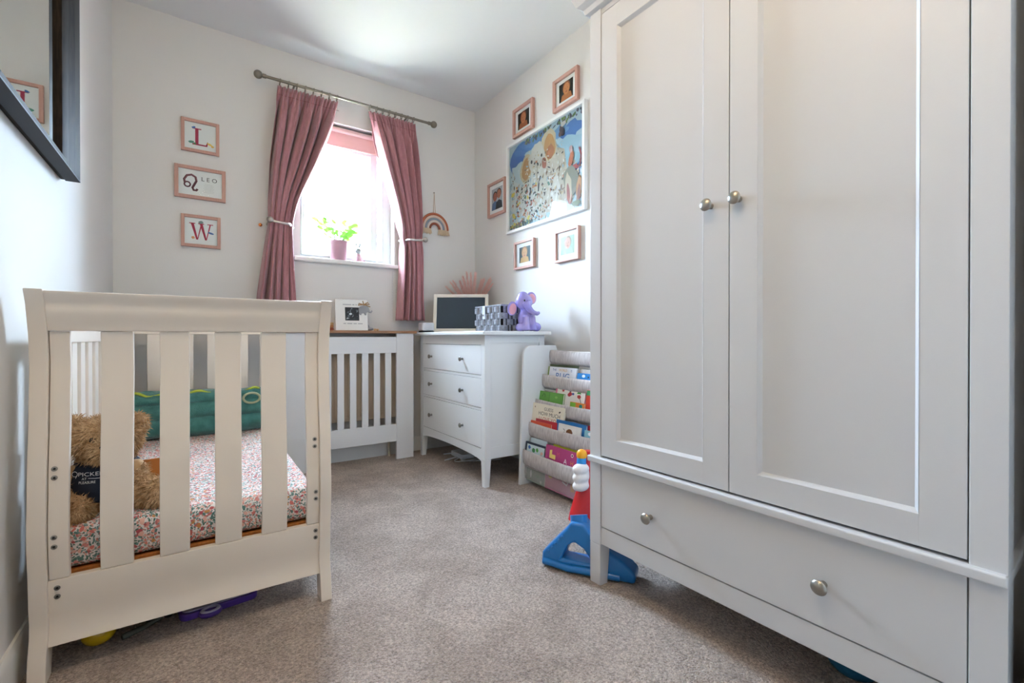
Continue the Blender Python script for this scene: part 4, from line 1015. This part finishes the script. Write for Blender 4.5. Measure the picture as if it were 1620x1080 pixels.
def d_big(F, w, h):
    rr = random.Random(21); F.dim = .80   # matt inks, a little dull
    F.rect(.018, .018, w - .018, h - .018, '#bcd3dc')
    X = lambda a: .018 + a * (w - .036)
    Y = lambda b: .018 + b * (h - .036)
    sx, sy = w - .036, h - .036
    def E(a, b_, rx, ry, m, rot=0, wob=.12, n=16):
        rx_, ry_ = rx * sx, ry * sx
        ext_x = math.sqrt((rx_ * math.cos(rot)) ** 2 + (ry_ * math.sin(rot)) ** 2) * (1 + wob); ext_y = math.sqrt((rx_ * math.sin(rot)) ** 2 + (ry_ * math.cos(rot)) ** 2) * (1 + wob)
        cx = min(max(X(a), .018 + ext_x), w - .018 - ext_x); cy = min(max(Y(b_), .018 + ext_y), h - .018 - ext_y)
        F.ell(cx, cy, rx_, ry_, m, rot, n, wob)
    for a, b_, rx, ry, m in ((.10, .86, .11, .13, '#3d6fb8'), (.22, .92, .14, .06, '#4b80c4'), (.40, .93, .16, .05, '#5f92cc'), (.90, .82, .13, .07, '#4579bd'), (.72, .86, .10, .05, '#6f9fce'), (.82, .66, .16, .10, '#a9cbd8'), (.14, .62, .12, .12, '#c7d9df'), (.08, .36, .10, .16, '#d6dfdc'), (.30, .30, .16, .20, '#d9d6c8'), (.92, .42, .09, .08, '#2f78b4'), (.84, .50, .12, .06, '#9cc4cc')):
        E(a, b_, rx, ry, m, 0, .2)
    for k in range(70):   # leaf canopy along the top
        E(rr.uniform(.25, 1), rr.uniform(.93, 1.0), rr.uniform(.008, .026), rr.uniform(.006, .014), rr.choice(['#433a4a', '#5f7d3c', '#3a4450', '#7f9a4a', '#d8cfc0', '#574a5c', '#8a7f74']), rr.uniform(0, 3), .25, 8)
    # elephant: body, ears, head, trunk, legs
    E(.62, .40, .20, .26, '#d6c5ad'); E(.50, .26, .10, .22, '#d9cbb6'); E(.74, .24, .09, .20, '#cfbda3'); E(.66, .30, .06, .14, '#ded3c2')
    E(.58, .78, .10, .14, '#dcc8a4', .15); E(.59, .77, .075, .11, '#c98f4c', .15); E(.60, .71, .05, .06, '#b56a34', .1)
    E(.27, .66, .09, .12, '#d3bd98', -.2); E(.27, .65, .07, .095, '#bb8546', -.2)
    E(.42, .70, .11, .14, '#ddd3c2'); E(.42, .78, .08, .08, '#e3dacb')
    F.ribbon([(X(.41), Y(.70)), (X(.40), Y(.58)), (X(.41), Y(.46)), (X(.43), Y(.34)), (X(.40), Y(.22)), (X(.36), Y(.14))], .085 * sx, '#d9cdb9'); F.ribbon([(X(.425), Y(.66)), (X(.42), Y(.50)), (X(.44), Y(.36))], .012 * sx, '#b3a48c')
    E(.345, .70, .014, .016, '#2c2622', 0, 0); E(.485, .72, .012, .014, '#2c2622', 0, 0); E(.52, .62, .03, .05, '#a8552e', .1)
    F.ribbon([(X(.47), Y(.50)), (X(.45), Y(.44)), (X(.44), Y(.34))], .018 * sx, '#2b2a2d'); F.ribbon([(X(.60), Y(.44)), (X(.62), Y(.36)), (X(.61), Y(.30)), (X(.65), Y(.28))], .014 * sx, '#3a2f30')
    for k in range(170):  # crowd of small animals lower left
        a = rr.triangular(0, .62, .18); b_ = rr.uniform(.0, .52) * (1 - .35 * a)
        E(a, b_, rr.uniform(.006, .024), rr.uniform(.005, .016), rr.choice(['#2b2a2e', '#b9573a', '#d9cfc0', '#e6e0d4', '#c97a52', '#e7c84a', '#47433f', '#8fb3c4', '#d8a07c', '#efe9df', '#3c6a52', '#b23a34', '#e8ddc9']), rr.uniform(0, 3), .3, 9)
    for k in range(60):   # paler figures over the body and right side
        E(rr.uniform(.50, .98), rr.uniform(.02, .50), rr.uniform(.006, .026), rr.uniform(.006, .018), rr.choice(['#e9dfcf', '#cdb798', '#b79a78', '#f0e8dc', '#8a6a4c', '#d9c4a6', '#a8bfc2']), rr.uniform(0, 3), .25, 9)
    for k in range(260):  # many more little creatures and strokes everywhere below the canopy
        a = rr.uniform(.02, .98); b_ = rr.uniform(.02, .70) if a < .5 else rr.uniform(.02, .55)
        E(a, b_, rr.uniform(.005, .022), rr.uniform(.003, .011), rr.choice(['#efe6d6', '#8d6e50', '#e4d8c4', '#b08a62', '#4a3c34', '#d0743c', '#d9b98e', '#2b2725', '#a8bcc4', '#f2ece0', '#c0a684', '#7f5a3e']), rr.uniform(0, 3), .35, 7)
    for k in range(130):  # mottled brushwork over the big animal
        a = rr.uniform(.24, .82); b_ = rr.uniform(.04, .84)
        E(a, b_, rr.uniform(.004, .016), rr.uniform(.003, .009), rr.choice(['#efe6d6', '#bfae94', '#e4d8c4', '#cbbba0', '#f2ece0', '#8d7a62', '#d9b98e', '#3b3431']), rr.uniform(0, 3), .35, 7)
    E(.75, .86, .024, .05, '#4b3436', .3); E(.77, .92, .03, .02, '#e3d8cc', .2); E(.73, .83, .02, .02, '#6b4c42')
    E(.76, .63, .012, .006, '#26231f', .4); E(.86, .62, .02, .03, '#e9b9b0'); E(.86, .52, .026, .06, '#c8662c', -.3); E(.89, .42, .05, .025, '#b53a28', .2)
    F.ribbon([(X(.93), Y(.40)), (X(.965), Y(.44)), (X(.975), Y(.52)), (X(.955), Y(.60))], .016 * sx, '#a3342f')
    E(.86, .30, .085, .13, '#8d8468', .2); E(.84, .20, .028, .11, '#b5552f', .12); E(.83, .24, .04, .12, '#d6bf9c', .1); E(.83, .18, .018, .08, '#a2452c', .1); E(.95, .20, .03, .09, '#c98a4c', -.1); E(.95, .16, .016, .06, '#8f4a2a', -.1); E(.92, .06, .05, .02, '#6d7a48')
    for a, b_ in ((.07, .42), (.08, .16), (.10, .05), (.30, .04), (.14, .02)): E(a, b_, .03, .02, '#e9cf4a', rr.uniform(0, 3), .3, 9)
    for k in range(30): E(rr.uniform(0, .35), rr.uniform(0, .05), rr.uniform(.01, .03), rr.uniform(.008, .016), rr.choice(['#6f7d3a', '#3d6f6a', '#2f3a34', '#c9b84a', '#7a4a34']), rr.uniform(0, 3), .25, 8)
wall_frame('large white framed colourful print of an elephant among many animals', 'R', 1.800, 2.553, 1.480, 2.070, M_FRAME_WHITE, .018, .028, d_big, None, name='framed_print')

# ------------------------------------------------------------------ mirror on the left wall
mr = thing('wall_mirror', 'large mirror in a deep dark wood frame high on the left wall', 'mirror', (XL, 1.40, 1.28))
my0, my1, mz0, mz1, mxf = 0.86, 1.960, 1.280, 2.36, -.304
def mprof(o, a):  # simple stepped moulding
    return o
for (y0, y1, z0, z1) in ((my1 - .13, my1, mz0, mz1), (my0, my0 + .13, mz0, mz1)):
    q = MB(); s0, s1 = (y0, y1)
    pr = [(XL + .001, s0), (mxf - .018, s0), (mxf - .010, s0 + .02), (mxf - .010, s0 + .045), (mxf, s0 + .06), (mxf, s1), (XL + .001, s1)] if s1 == my1 else [(XL + .001, s0), (mxf, s0), (mxf, s1 - .06), (mxf - .010, s1 - .045), (mxf - .010, s1 - .02), (mxf - .018, s1), (XL + .001, s1)]
    q.prism(pr, 'z', z0, z1, .0015); q.build('frame_bar', M_DARKWOOD, mr)
for (z0, z1, up) in ((mz0, mz0 + .030, 0), (mz1 - .030, mz1, 1)):
    bx('frame_bar', M_DARKWOOD, mr, XL + .001, mxf - .010, my0 + .12, my1 - .12, z0, z1, .0015)
bx('frame_edge', M_CHARCOAL, mr, XL + .012, mxf + .0006, my0, my1, mz0 - .003, mz0 + .001, .0005)
bx('mirror_glass', M_MIRROR, mr, -.338, -.332, my0 + .12, my1 - .12, mz0 + .02, mz1 - .02, 0)

# ------------------------------------------------------------------ things on the radiator cover
ZS = 0.833
pf = thing('keepsake_photo', 'white keepsake photo frame with a small dark scan picture on the oak shelf', 'photo frame', (0, 0, 0))
MB().box(-.097, .097, -.008, .008, 0, .196, .003).build('frame', M_FRAME_WHITE, pf)
F = Flat((-.097, -.0083, 0), (1, 0, 0), (0, 0, 1))
F.rect(.058, .062, .142, .146, '#23282c'); rr = random.Random(4)
for k in range(26): F.ell(rr.uniform(.066, .134), rr.uniform(.070, .138), rr.uniform(.002, .008), rr.uniform(.002, .005), rr.choice(['#59646a', '#3b454b', '#8b979c', '#2f3a40']), rr.uniform(0, 3), 9, .2)
F.ell(.090, .104, .008, .007, '#d9e2e4', .4, 12, .2); F.ell(.072, .076, .004, .004, '#c3ccd0')
for (z, ws) in ((.160, (.05, .012, .008, .03)), (.040, (.016, .03, .02, .028))):   # two faint lines of tiny, unreadable lettering
    x = .046
    for w_ in ws: F.rect(x, z, x + w_, z + .006, '#b4b4b6'); x += w_ + .007
F.build('print', pf)
MB().box(-.03, .03, .006, .010, .0, .15).build('strut', M_CHARCOAL, pf)
# grey elephant cut-out and bow fixed to the frame
oe = [(.052, .108), (.060, .098), (.066, .098), (.068, .108), (.084, .110), (.088, .098), (.096, .098), (.098, .112), (.108, .120), (.116, .114), (.128, .112), (.136, .122), (.132, .132), (.127, .126), (.121, .122), (.116, .134), (.112, .150), (.100, .157), (.078, .158), (.058, .152), (.050, .136)]
MB().prism([(a - .008, b) for a, b in oe], 'y', -.015, -.009, .001).build('elephant_charm', mat('grey_felt', '#9b9ca0', .8), pf)
q = MB()
q.tube([(.075, -.012, .165), (.045, -.012, .172), (.040, -.013, .160), (.075, -.012, .166)], .0035, 6); q.tube([(.075, -.012, .165), (.100, -.012, .180), (.110, -.013, .168), (.075, -.012, .166)], .0035, 6); q.tube([(.075, -.012, .166), (.115, -.012, .152)], .003, 6); q.tube([(.07, -.012, .188), (.078, -.012, .155)], .003, 6)
q.build('twine_bow', mat('twine', '#a8875c', .9), pf)
pf.location = (.790, 2.905, ZS); pf.rotation_euler = (-.16, 0, -.06)
ta = thing('felt_mouse', 'small grey felt trinket with wooden beads lying right of the scan frame', 'trinket', (.915, 2.92, ZS))
q = MB(); q.ell((.905, 2.92, ZS + .012), (.024, .016, .012)); q.ell((.893, 2.92, ZS + .022), (.010, .010, .018)); q.build('felt_body', MATS['grey_felt'], ta)
for dx in (.0, .016): MB().ell((.938 + dx, 2.915, ZS + .007), (.009, .009, .007)).build('bead', mat('pale_wood', '#cda77a', .6), ta)
for k, (z, c_) in enumerate(((0, '#a4563f'), (.018, '#c08a5a'), (.034, '#cda977'))):
    tag(MB().box(.640, .690, 2.94, 2.985, ZS + z + .0002, ZS + z + (.0175 if k == 0 else .0155), .003).build('wooden_block', mat('block_%d' % k, c_, .6)), ('red brown wooden block at the bottom of the little stack', 'tan wooden block in the middle of the little stack', 'pale wooden block on top of the little stack')[k] + ' left of the scan frame', 'block', 'stacked wooden blocks')

# ------------------------------------------------------------------ things on the chest
sp = thing('smart_speaker', 'small white rounded speaker on a dark foot at the left end of the chest', 'speaker', (1.272, 2.865, ZT))
bx('foot', M_CHARCOAL, sp, 1.228, 1.312, 2.83, 2.90, ZT, ZT + .010, .003)
MB().box(1.226, 1.314, 2.828, 2.902, ZT + .010, ZT + .066, .012, 4).build('body', mat('speaker_white', '#dcdfe6', .5), sp)
# chalkboard leaning in the corner
cb = thing('chalkboard', 'pale wood framed blackboard leaning on the chest in the corner', 'blackboard', (0, 0, 0))
BWd, BH = .372, .262
for (x0, x1, z0, z1) in ((0, .022, 0, BH), (BWd - .022, BWd, 0, BH), (.022, BWd - .022, 0, .022), (.022, BWd - .022, BH - .022, BH)):
    MB().box(x0, x1, -.018, 0, z0, z1, .002).build('frame_bar', mat('pale_frame_wood', '#e4ddd0', .5), cb)
MB().box(.018, BWd - .018, -.010, -.004, .018, BH - .018).build('slate', mat('slate_board', '#333f49', .75), cb)
cb.location = (1.312, 2.850, ZT + .0015); cb.rotation_euler = (-.20, 0, math.atan2(2.642 - 2.85, 1.60 - 1.298))
# pampas in a vase behind it
pv = thing('pampas_vase', 'coral pink dried pampas grass fanned out behind the blackboard', 'dried flowers', (1.60, 2.83, ZT))
q = MB(); q.lathe([(.028, 0), (.034, .01), (.036, .06), (.020, .11), (.018, .15), (.022, .16), (.018, .16), (.014, .15)], (1.60, 2.83, ZT), 'z', 20); q.build('vase', mat('vase_cream', '#d9d0c4', .4), pv)
M_PAMP = mat('pampas_pink', '#f2c9c0', .95); R3 = random.Random(9)
for k in range(17):
    t = (k / 16 - .5) * 2
    b0 = Vector((1.60, 2.83, ZT + .14)); side = Vector((.78, -.55, 0))
    L = .27 - .08 * abs(t) ** 1.5 + R3.uniform(-.03, .03)
    tip = b0 + side * (t * .17 + R3.uniform(-.02, .02)) + Vector((R3.uniform(-.01, .02), R3.uniform(-.01, .03), L))
    tip.x = min(tip.x, 1.715); tip.y = min(tip.y, 3.0)
    q = MB(); q.tube([b0, (b0 + tip) / 2, tip], .0013, 5); q.build('stem', M_PAMP, pv)
    q = MB(); ax = (tip - b0)
    for j in range(950):
        s_ = R3.uniform(.30, 1.0); p0 = b0 + ax * s_
        dv = (ax.normalized() * R3.uniform(.5, 1.1) + Vector((R3.uniform(-1, 1), R3.uniform(-1, 1), R3.uniform(-.3, .5))) * (1.0 - .35 * s_)).normalized() * R3.uniform(.018, .050) * (1.35 - .95 * s_)
        wv = dv.cross(Vector((R3.uniform(-1, 1), R3.uniform(-1, 1), .2))).normalized() * .0007
        e_ = p0 + dv; e_.x = min(e_.x, 1.732); e_.y = min(e_.y, 3.018)
        q.add([p0 - wv, p0 + wv, e_], [(0, 1, 2)])
    q.build('plume', M_PAMP, pv, angle=180)
# woven basket
bs = thing('woven_basket', 'grey woven basket with metal clasp in front of the blackboard', 'basket', (1.49, 2.315, ZT))
M_BWEAVE = mat('weave_grey', '#77787f', .7, bump=(250, .5), var=(60, '#8e9098')); M_BDARK = mat('weave_dark', '#33302d', .8)
bx0, bx1, by0, by1, bz0, bz1 = 1.420, 1.575, 2.168, 2.462, ZT, ZT + .150
q = MB()
for a in ((bx0, bx0 + .006, by0, by1), (bx1 - .006, bx1, by0, by1), (bx0, bx1, by0, by0 + .006), (bx0, bx1, by1 - .006, by1)): q.box(a[0], a[1], a[2], a[3], bz0, bz1)
q.box(bx0, bx1, by0, by1, bz0, bz0 + .006); q.build('lining', M_BDARK, bs)
nr, ncx, ncy = 4, 8, 4
def weave_piece(face, i, j, n, a0, a1):
    w_ = (a1 - a0) / n; c = a0 + w_ * (i + .5); z = bz0 + (bz1 - bz0) * (j + .5) / nr * .96; hz = (bz1 - bz0) / nr * .47
    over = (i + j) % 2 == 0
    if not over: hz *= 1.12
    G = []; L = w_ * (.60 if over else .22); th = .011 if over else .004
    for k in range(7):
        t = -1 + 2 * k / 6; d_ = th * math.sqrt(max(0, 1 - t * t)) 
        row = []
        for zz in (-1, -.8, .8, 1): row.append((c + t * L, -d_ * (1 if abs(zz) < .9 else .4), z + hz * zz))
        G.append(row)
    q = MB()
    if face == 'x': q.grid([[(bx0 + d_, a, zz) for a, d_, zz in row] for row in G])
    else: q.grid([[(a, by0 + d_, zz) for a, d_, zz in row] for row in G])
    q.build('strip', M_BWEAVE, bs, angle=50)
for j in range(nr):
    for i in range(ncx): weave_piece('x', i, j, ncx, by0, by1)
    for i in range(ncy): weave_piece('y', i, j, ncy, bx0, bx1)
q = MB(); q.tube([(bx0, by0, bz1), (bx0, by1, bz1), (bx1, by1, bz1), (bx1, by0, bz1)], .005, 8, closed=True); q.build('rim', M_BWEAVE, bs)
q = MB(); q.box(bx0 - .014, bx0 - .008, 2.33, 2.36, bz0 + .075, bz1 + .003, .003); cs = q.build('clasp', mat('clasp_grey', '#b9bfca', .4), bs)
MB().ell((bx0 - .015, 2.345, bz0 + .098), (.003, .007, .007)).build('stud', M_NICKEL, cs)
# lilac elephant ornament
el = thing('elephant_ornament', 'glazed lilac elephant ornament with pink ears sitting on the chest corner', 'ornament', (1.555, 2.105, ZT))
M_LIL = mat('lilac_glaze', '#a597cf', .22, coat=.5, var=(14, '#938bd8')); M_EARP = mat('ear_pink', '#d99aa8', .4); M_LIL2 = mat('lilac_light', '#b9a6d4', .25, coat=.4)
ex, ey = 1.548, 2.105
q = MB()
q.ell((ex + .006, ey + .006, ZT + .068), (.056, .046, .066)); q.ell((ex - .004, ey - .004, ZT + .112), (.036, .034, .040))
q.ell((ex - .024, ey - .010, ZT + .168), (.052, .044, .048)); q.ell((ex - .030, ey - .008, ZT + .196), (.034, .030, .030))
q.tube([(ex - .036, ey - .040, ZT + .160), (ex - .026, ey - .054, ZT + .130), (ex - .002, ey - .062, ZT + .106), (ex + .032, ey - .060, ZT + .100), (ex + .048, ey - .056, ZT + .108)], [.026, .020, .015, .012, .010], 12)
q.tube([(ex - .022, ey - .026, ZT + .085), (ex - .028, ey - .040, ZT + .02), (ex - .028, ey - .042, ZT + .004)], [.020, .020, .022], 12); q.tube([(ex + .018, ey - .026, ZT + .085), (ex + .018, ey - .040, ZT + .02), (ex + .018, ey - .042, ZT + .004)], [.020, .020, .022], 12)
q.ell((ex - .052, ey - .012, ZT + .024), (.026, .034, .024)); q.ell((ex + .060, ey - .008, ZT + .026), (.030, .036, .027))
eb = remesh(q, .0045, 4); eb.build('body', M_LIL, el, angle=80)
for c, r_, ry_, t in (((ex - .100, ey - .002, ZT + .128), (.032, .010, .040), 0, .25), ((ex + .036, ey + .002, ZT + .192), (.036, .010, .036), 0, -.3)):
    Mx = Matrix.Rotation(t, 4, 'Y'); e_ = MB().ell(c, r_, Mx).build('ear', M_LIL, el)
    MB().ell((c[0], c[1] - .005, c[2] - .003), (r_[0] * .78, .0075, r_[2] * .80), Mx).build('inner_ear', M_EARP, e_)
for dx in (-.046, -.012): MB().ell((ex + dx - .004, ey - .050, ZT + .172), (.0045, .0035, .006), None, 10, 8).build('eye', M_BLACK, el)

# white cable on the floor under the chest
q = MB(); q.tube([(1.36 + .10 * math.sin(k * .55) + .004 * k, 2.74 - .006 * k + .05 * math.cos(k * .43), .006) for k in range(40)], .0035, 6)
tag(q.build('power_cable', M_UPVC), 'loose white power cable lying on the carpet under the chest', 'cable')
tag(MB().box(1.40, 1.49, 2.60, 2.76, .0005, .034, .006).build('extension_block', M_UPVC), 'white extension socket block on the carpet under the chest', 'extension lead')

# ------------------------------------------------------------------ toys under the cot
yb_ = thing('toy_maraca', 'yellow plastic ball toy half hidden under the near end of the cot', 'toy', (-.21, 1.572, 0))
q = MB(); q.ell((-.212, 1.575, .0305), (.036, .036, .030), None, 24, 14); q.build('ball', mat('yellow_plastic', '#e0b815', .2, coat=.5), yb_)
MB().tube([(-.185, 1.582, .030), (-.14, 1.60, .028)], .006, 10).build('handle', mat('clear_grey_plastic', '#b7bcc0', .2), yb_)
tag(MB().tube([(-.165, 1.556, .008), (-.12, 1.575, .010), (-.085, 1.60, .012)], [.008, .007, .006], 10).build('plastic_stick', mat('smoky_plastic', '#5d6158', .2)), 'smoky grey plastic stick beside the yellow ball under the cot', 'toy')
tg = thing('toy_car', 'turquoise and amber plastic toy under the near end of the cot', 'toy', (-.08, 1.63, 0))
q = MB(); q.box(-.125, -.055, 1.615, 1.68, .012, .05, .010, 3); q.build('body', mat('turquoise_plastic', '#159a9c', .3), tg); bx('bumper', mat('amber_plastic', '#cf9a22', .3), tg, -.142, -.126, 1.62, 1.665, .004, .042, .003)
for dx in (-.11, -.07): MB().lathe([(.012, 0), (.012, .008), (0, .009)], (dx, 1.616, .0125), '-y', 14).build('wheel', M_BLACK, tg)
tb2 = thing('toy_tablet', 'flat purple plastic toy board with a ring handle under the cot', 'toy', (.05, 1.60, 0))
M_PUR = mat('purple_plastic', '#5a3b9c', .35)
pts = []
for (cx_, cy_, a0) in ((.125, 1.72, 0), (-.025, 1.72, 90), (-.025, 1.585, 180), (.125, 1.585, 270)):
    for k in range(6): a = math.radians(a0 + 90 * k / 5); pts.append((cx_ + .022 * math.cos(a), cy_ + .022 * math.sin(a)))
MB().prism(pts, 'z', .001, .020, .003).build('board', M_PUR, tb2)
MB().prism([(.05 + (a - .05) * .93, 1.6525 + (b - 1.6525) * .90) for a, b in pts], 'z', .0195, .0235, .001).build('face', mat('lilac_plastic', '#b8b2cc', .35), tb2)
q = MB(); q.tube([(.022 + .020 * math.cos(a), 1.552 + .014 * math.sin(a), .013) for a in [2 * PI * k / 24 for k in range(24)]], .0085, 10, closed=True); rg = q.build('ring_handle', M_PUR, tb2)
q = MB(); q.tube([(.022 + .020 * math.cos(a), 1.552 + .014 * math.sin(a), .019) for a in [2 * PI * k / 24 for k in range(24)]], .005, 8, closed=True); q.build('ring_face', MATS['lilac_plastic'], rg)
tb2.rotation_euler = (0, 0, .12)

# ------------------------------------------------------------------ bits under and beside the wardrobe
sk = thing('soft_toy', 'deep blue and white soft toy lying under the wardrobe', 'soft toy', (1.27, .40, 0))
q = MB(); q.ell((1.262, .425, .035), (.052, .055, .034)); q.ell((1.31, .36, .030), (.05, .05, .029)); remesh(q, .006, 2).build('body', mat('petrol_plush', '#0f5a78', .9, bump=(200, .5)), sk)
q = MB(); q.tube([(1.222, .40, .060), (1.232, .375, .056), (1.25, .35, .048), (1.262, .325, .040)], [.008, .012, .016, .018], 10); q.build('white_tail', mat('white_plush', '#c9c3cb', .9), sk)
bg_ = thing('fabric_bag', 'dark fabric bag slumped against the right side of the wardrobe', 'bag', (1.19, .12, 0))
q = MB()
q.ell((1.17, .120, .13), (.10, .020, .128)); q.ell((1.12, .120, .25), (.05, .018, .10)); q.ell((1.25, .120, .11), (.09, .020, .105))
remesh(q, .006, 1).build('bag_body', mat('dark_canvas', '#23262a', .9, bump=(120, .5)), bg_)
MB().tube([(1.10, .122, .30), (1.10, .124, .37), (1.13, .124, .39), (1.15, .122, .34), (1.15, .120, .26)], .007, 8).build('strap', MATS['dark_canvas'], bg_)

# ------------------------------------------------------------------ added warm fill globe, unseen above the frame
lp = thing('added_fill_lamp', 'round glowing globe added out of view as warm fill, hung from the ceiling', 'lamp', (.05, .50, 2.10))
mglow = bpy.data.materials.new('fill_glow'); mglow.use_nodes = True
b = mglow.node_tree.nodes['Principled BSDF']; b.inputs['Emission Color'].default_value = (1.0, .76, .51, 1); b.inputs['Emission Strength'].default_value = 44
MB().ell((.05, .50, 2.19), (.08, .08, .08), None, 24, 16).build('fill_globe', mglow, lp)
MB().tube([(.05, .50, 2.26), (.05, .50, 2.46)], .004, 8).build('flex', M_TRIM, lp)
MB().lathe([(.05, 0), (.045, -.02), (.0, -.03)], (.05, .50, 2.494), 'z', 24).build('fill_lamp_rose', M_TRIM, lp)

# ------------------------------------------------------------------ garden outside
gb = thing('garden_bush', 'pale green leafy bush outside the window', 'bush', (2.1, 6.2, -1.0))
M_GL = mat('bush_leaf', '#8fb27a', .7, var=(3, '#b4cf9c')); R4 = random.Random(2)
q = MB()
for k in range(2600):
    a = R4.uniform(0, 2 * PI); ph_ = math.acos(R4.uniform(-1, 1)); r_ = R4.uniform(.55, 1) ** .5
    c = Vector((2.1 + 1.5 * r_ * math.sin(ph_) * math.cos(a), 6.2 + .6 * r_ * math.sin(ph_) * math.sin(a), 1.0 + 1.15 * r_ * math.cos(ph_) * (1 + .25 * math.sin(3 * a))))
    d1_ = Vector((R4.uniform(-1, 1), R4.uniform(-1, 1), R4.uniform(-1, 1))).normalized() * R4.uniform(.03, .07); d2_ = d1_.cross(Vector((R4.uniform(-1, 1), R4.uniform(-1, 1), R4.uniform(-1, 1)))).normalized() * d1_.length * .5
    q.add([c - d1_, c + d2_, c + d1_, c - d2_], [(0, 1, 2, 3)])
tag(q.build('foliage', M_GL, gb, angle=10), kind='stuff')
MB().tube([(2.1, 6.2, -1.0), (2.1, 6.2, .6)], .05, 8).build('trunk', mat('bark', '#6a5a48', .9), gb)
tag(MB().box(-12, 14, 3.6, 40, -1.1, -1.0).build('ground', mat('pale_paving', '#cfc6b4', .9)), kind='structure')
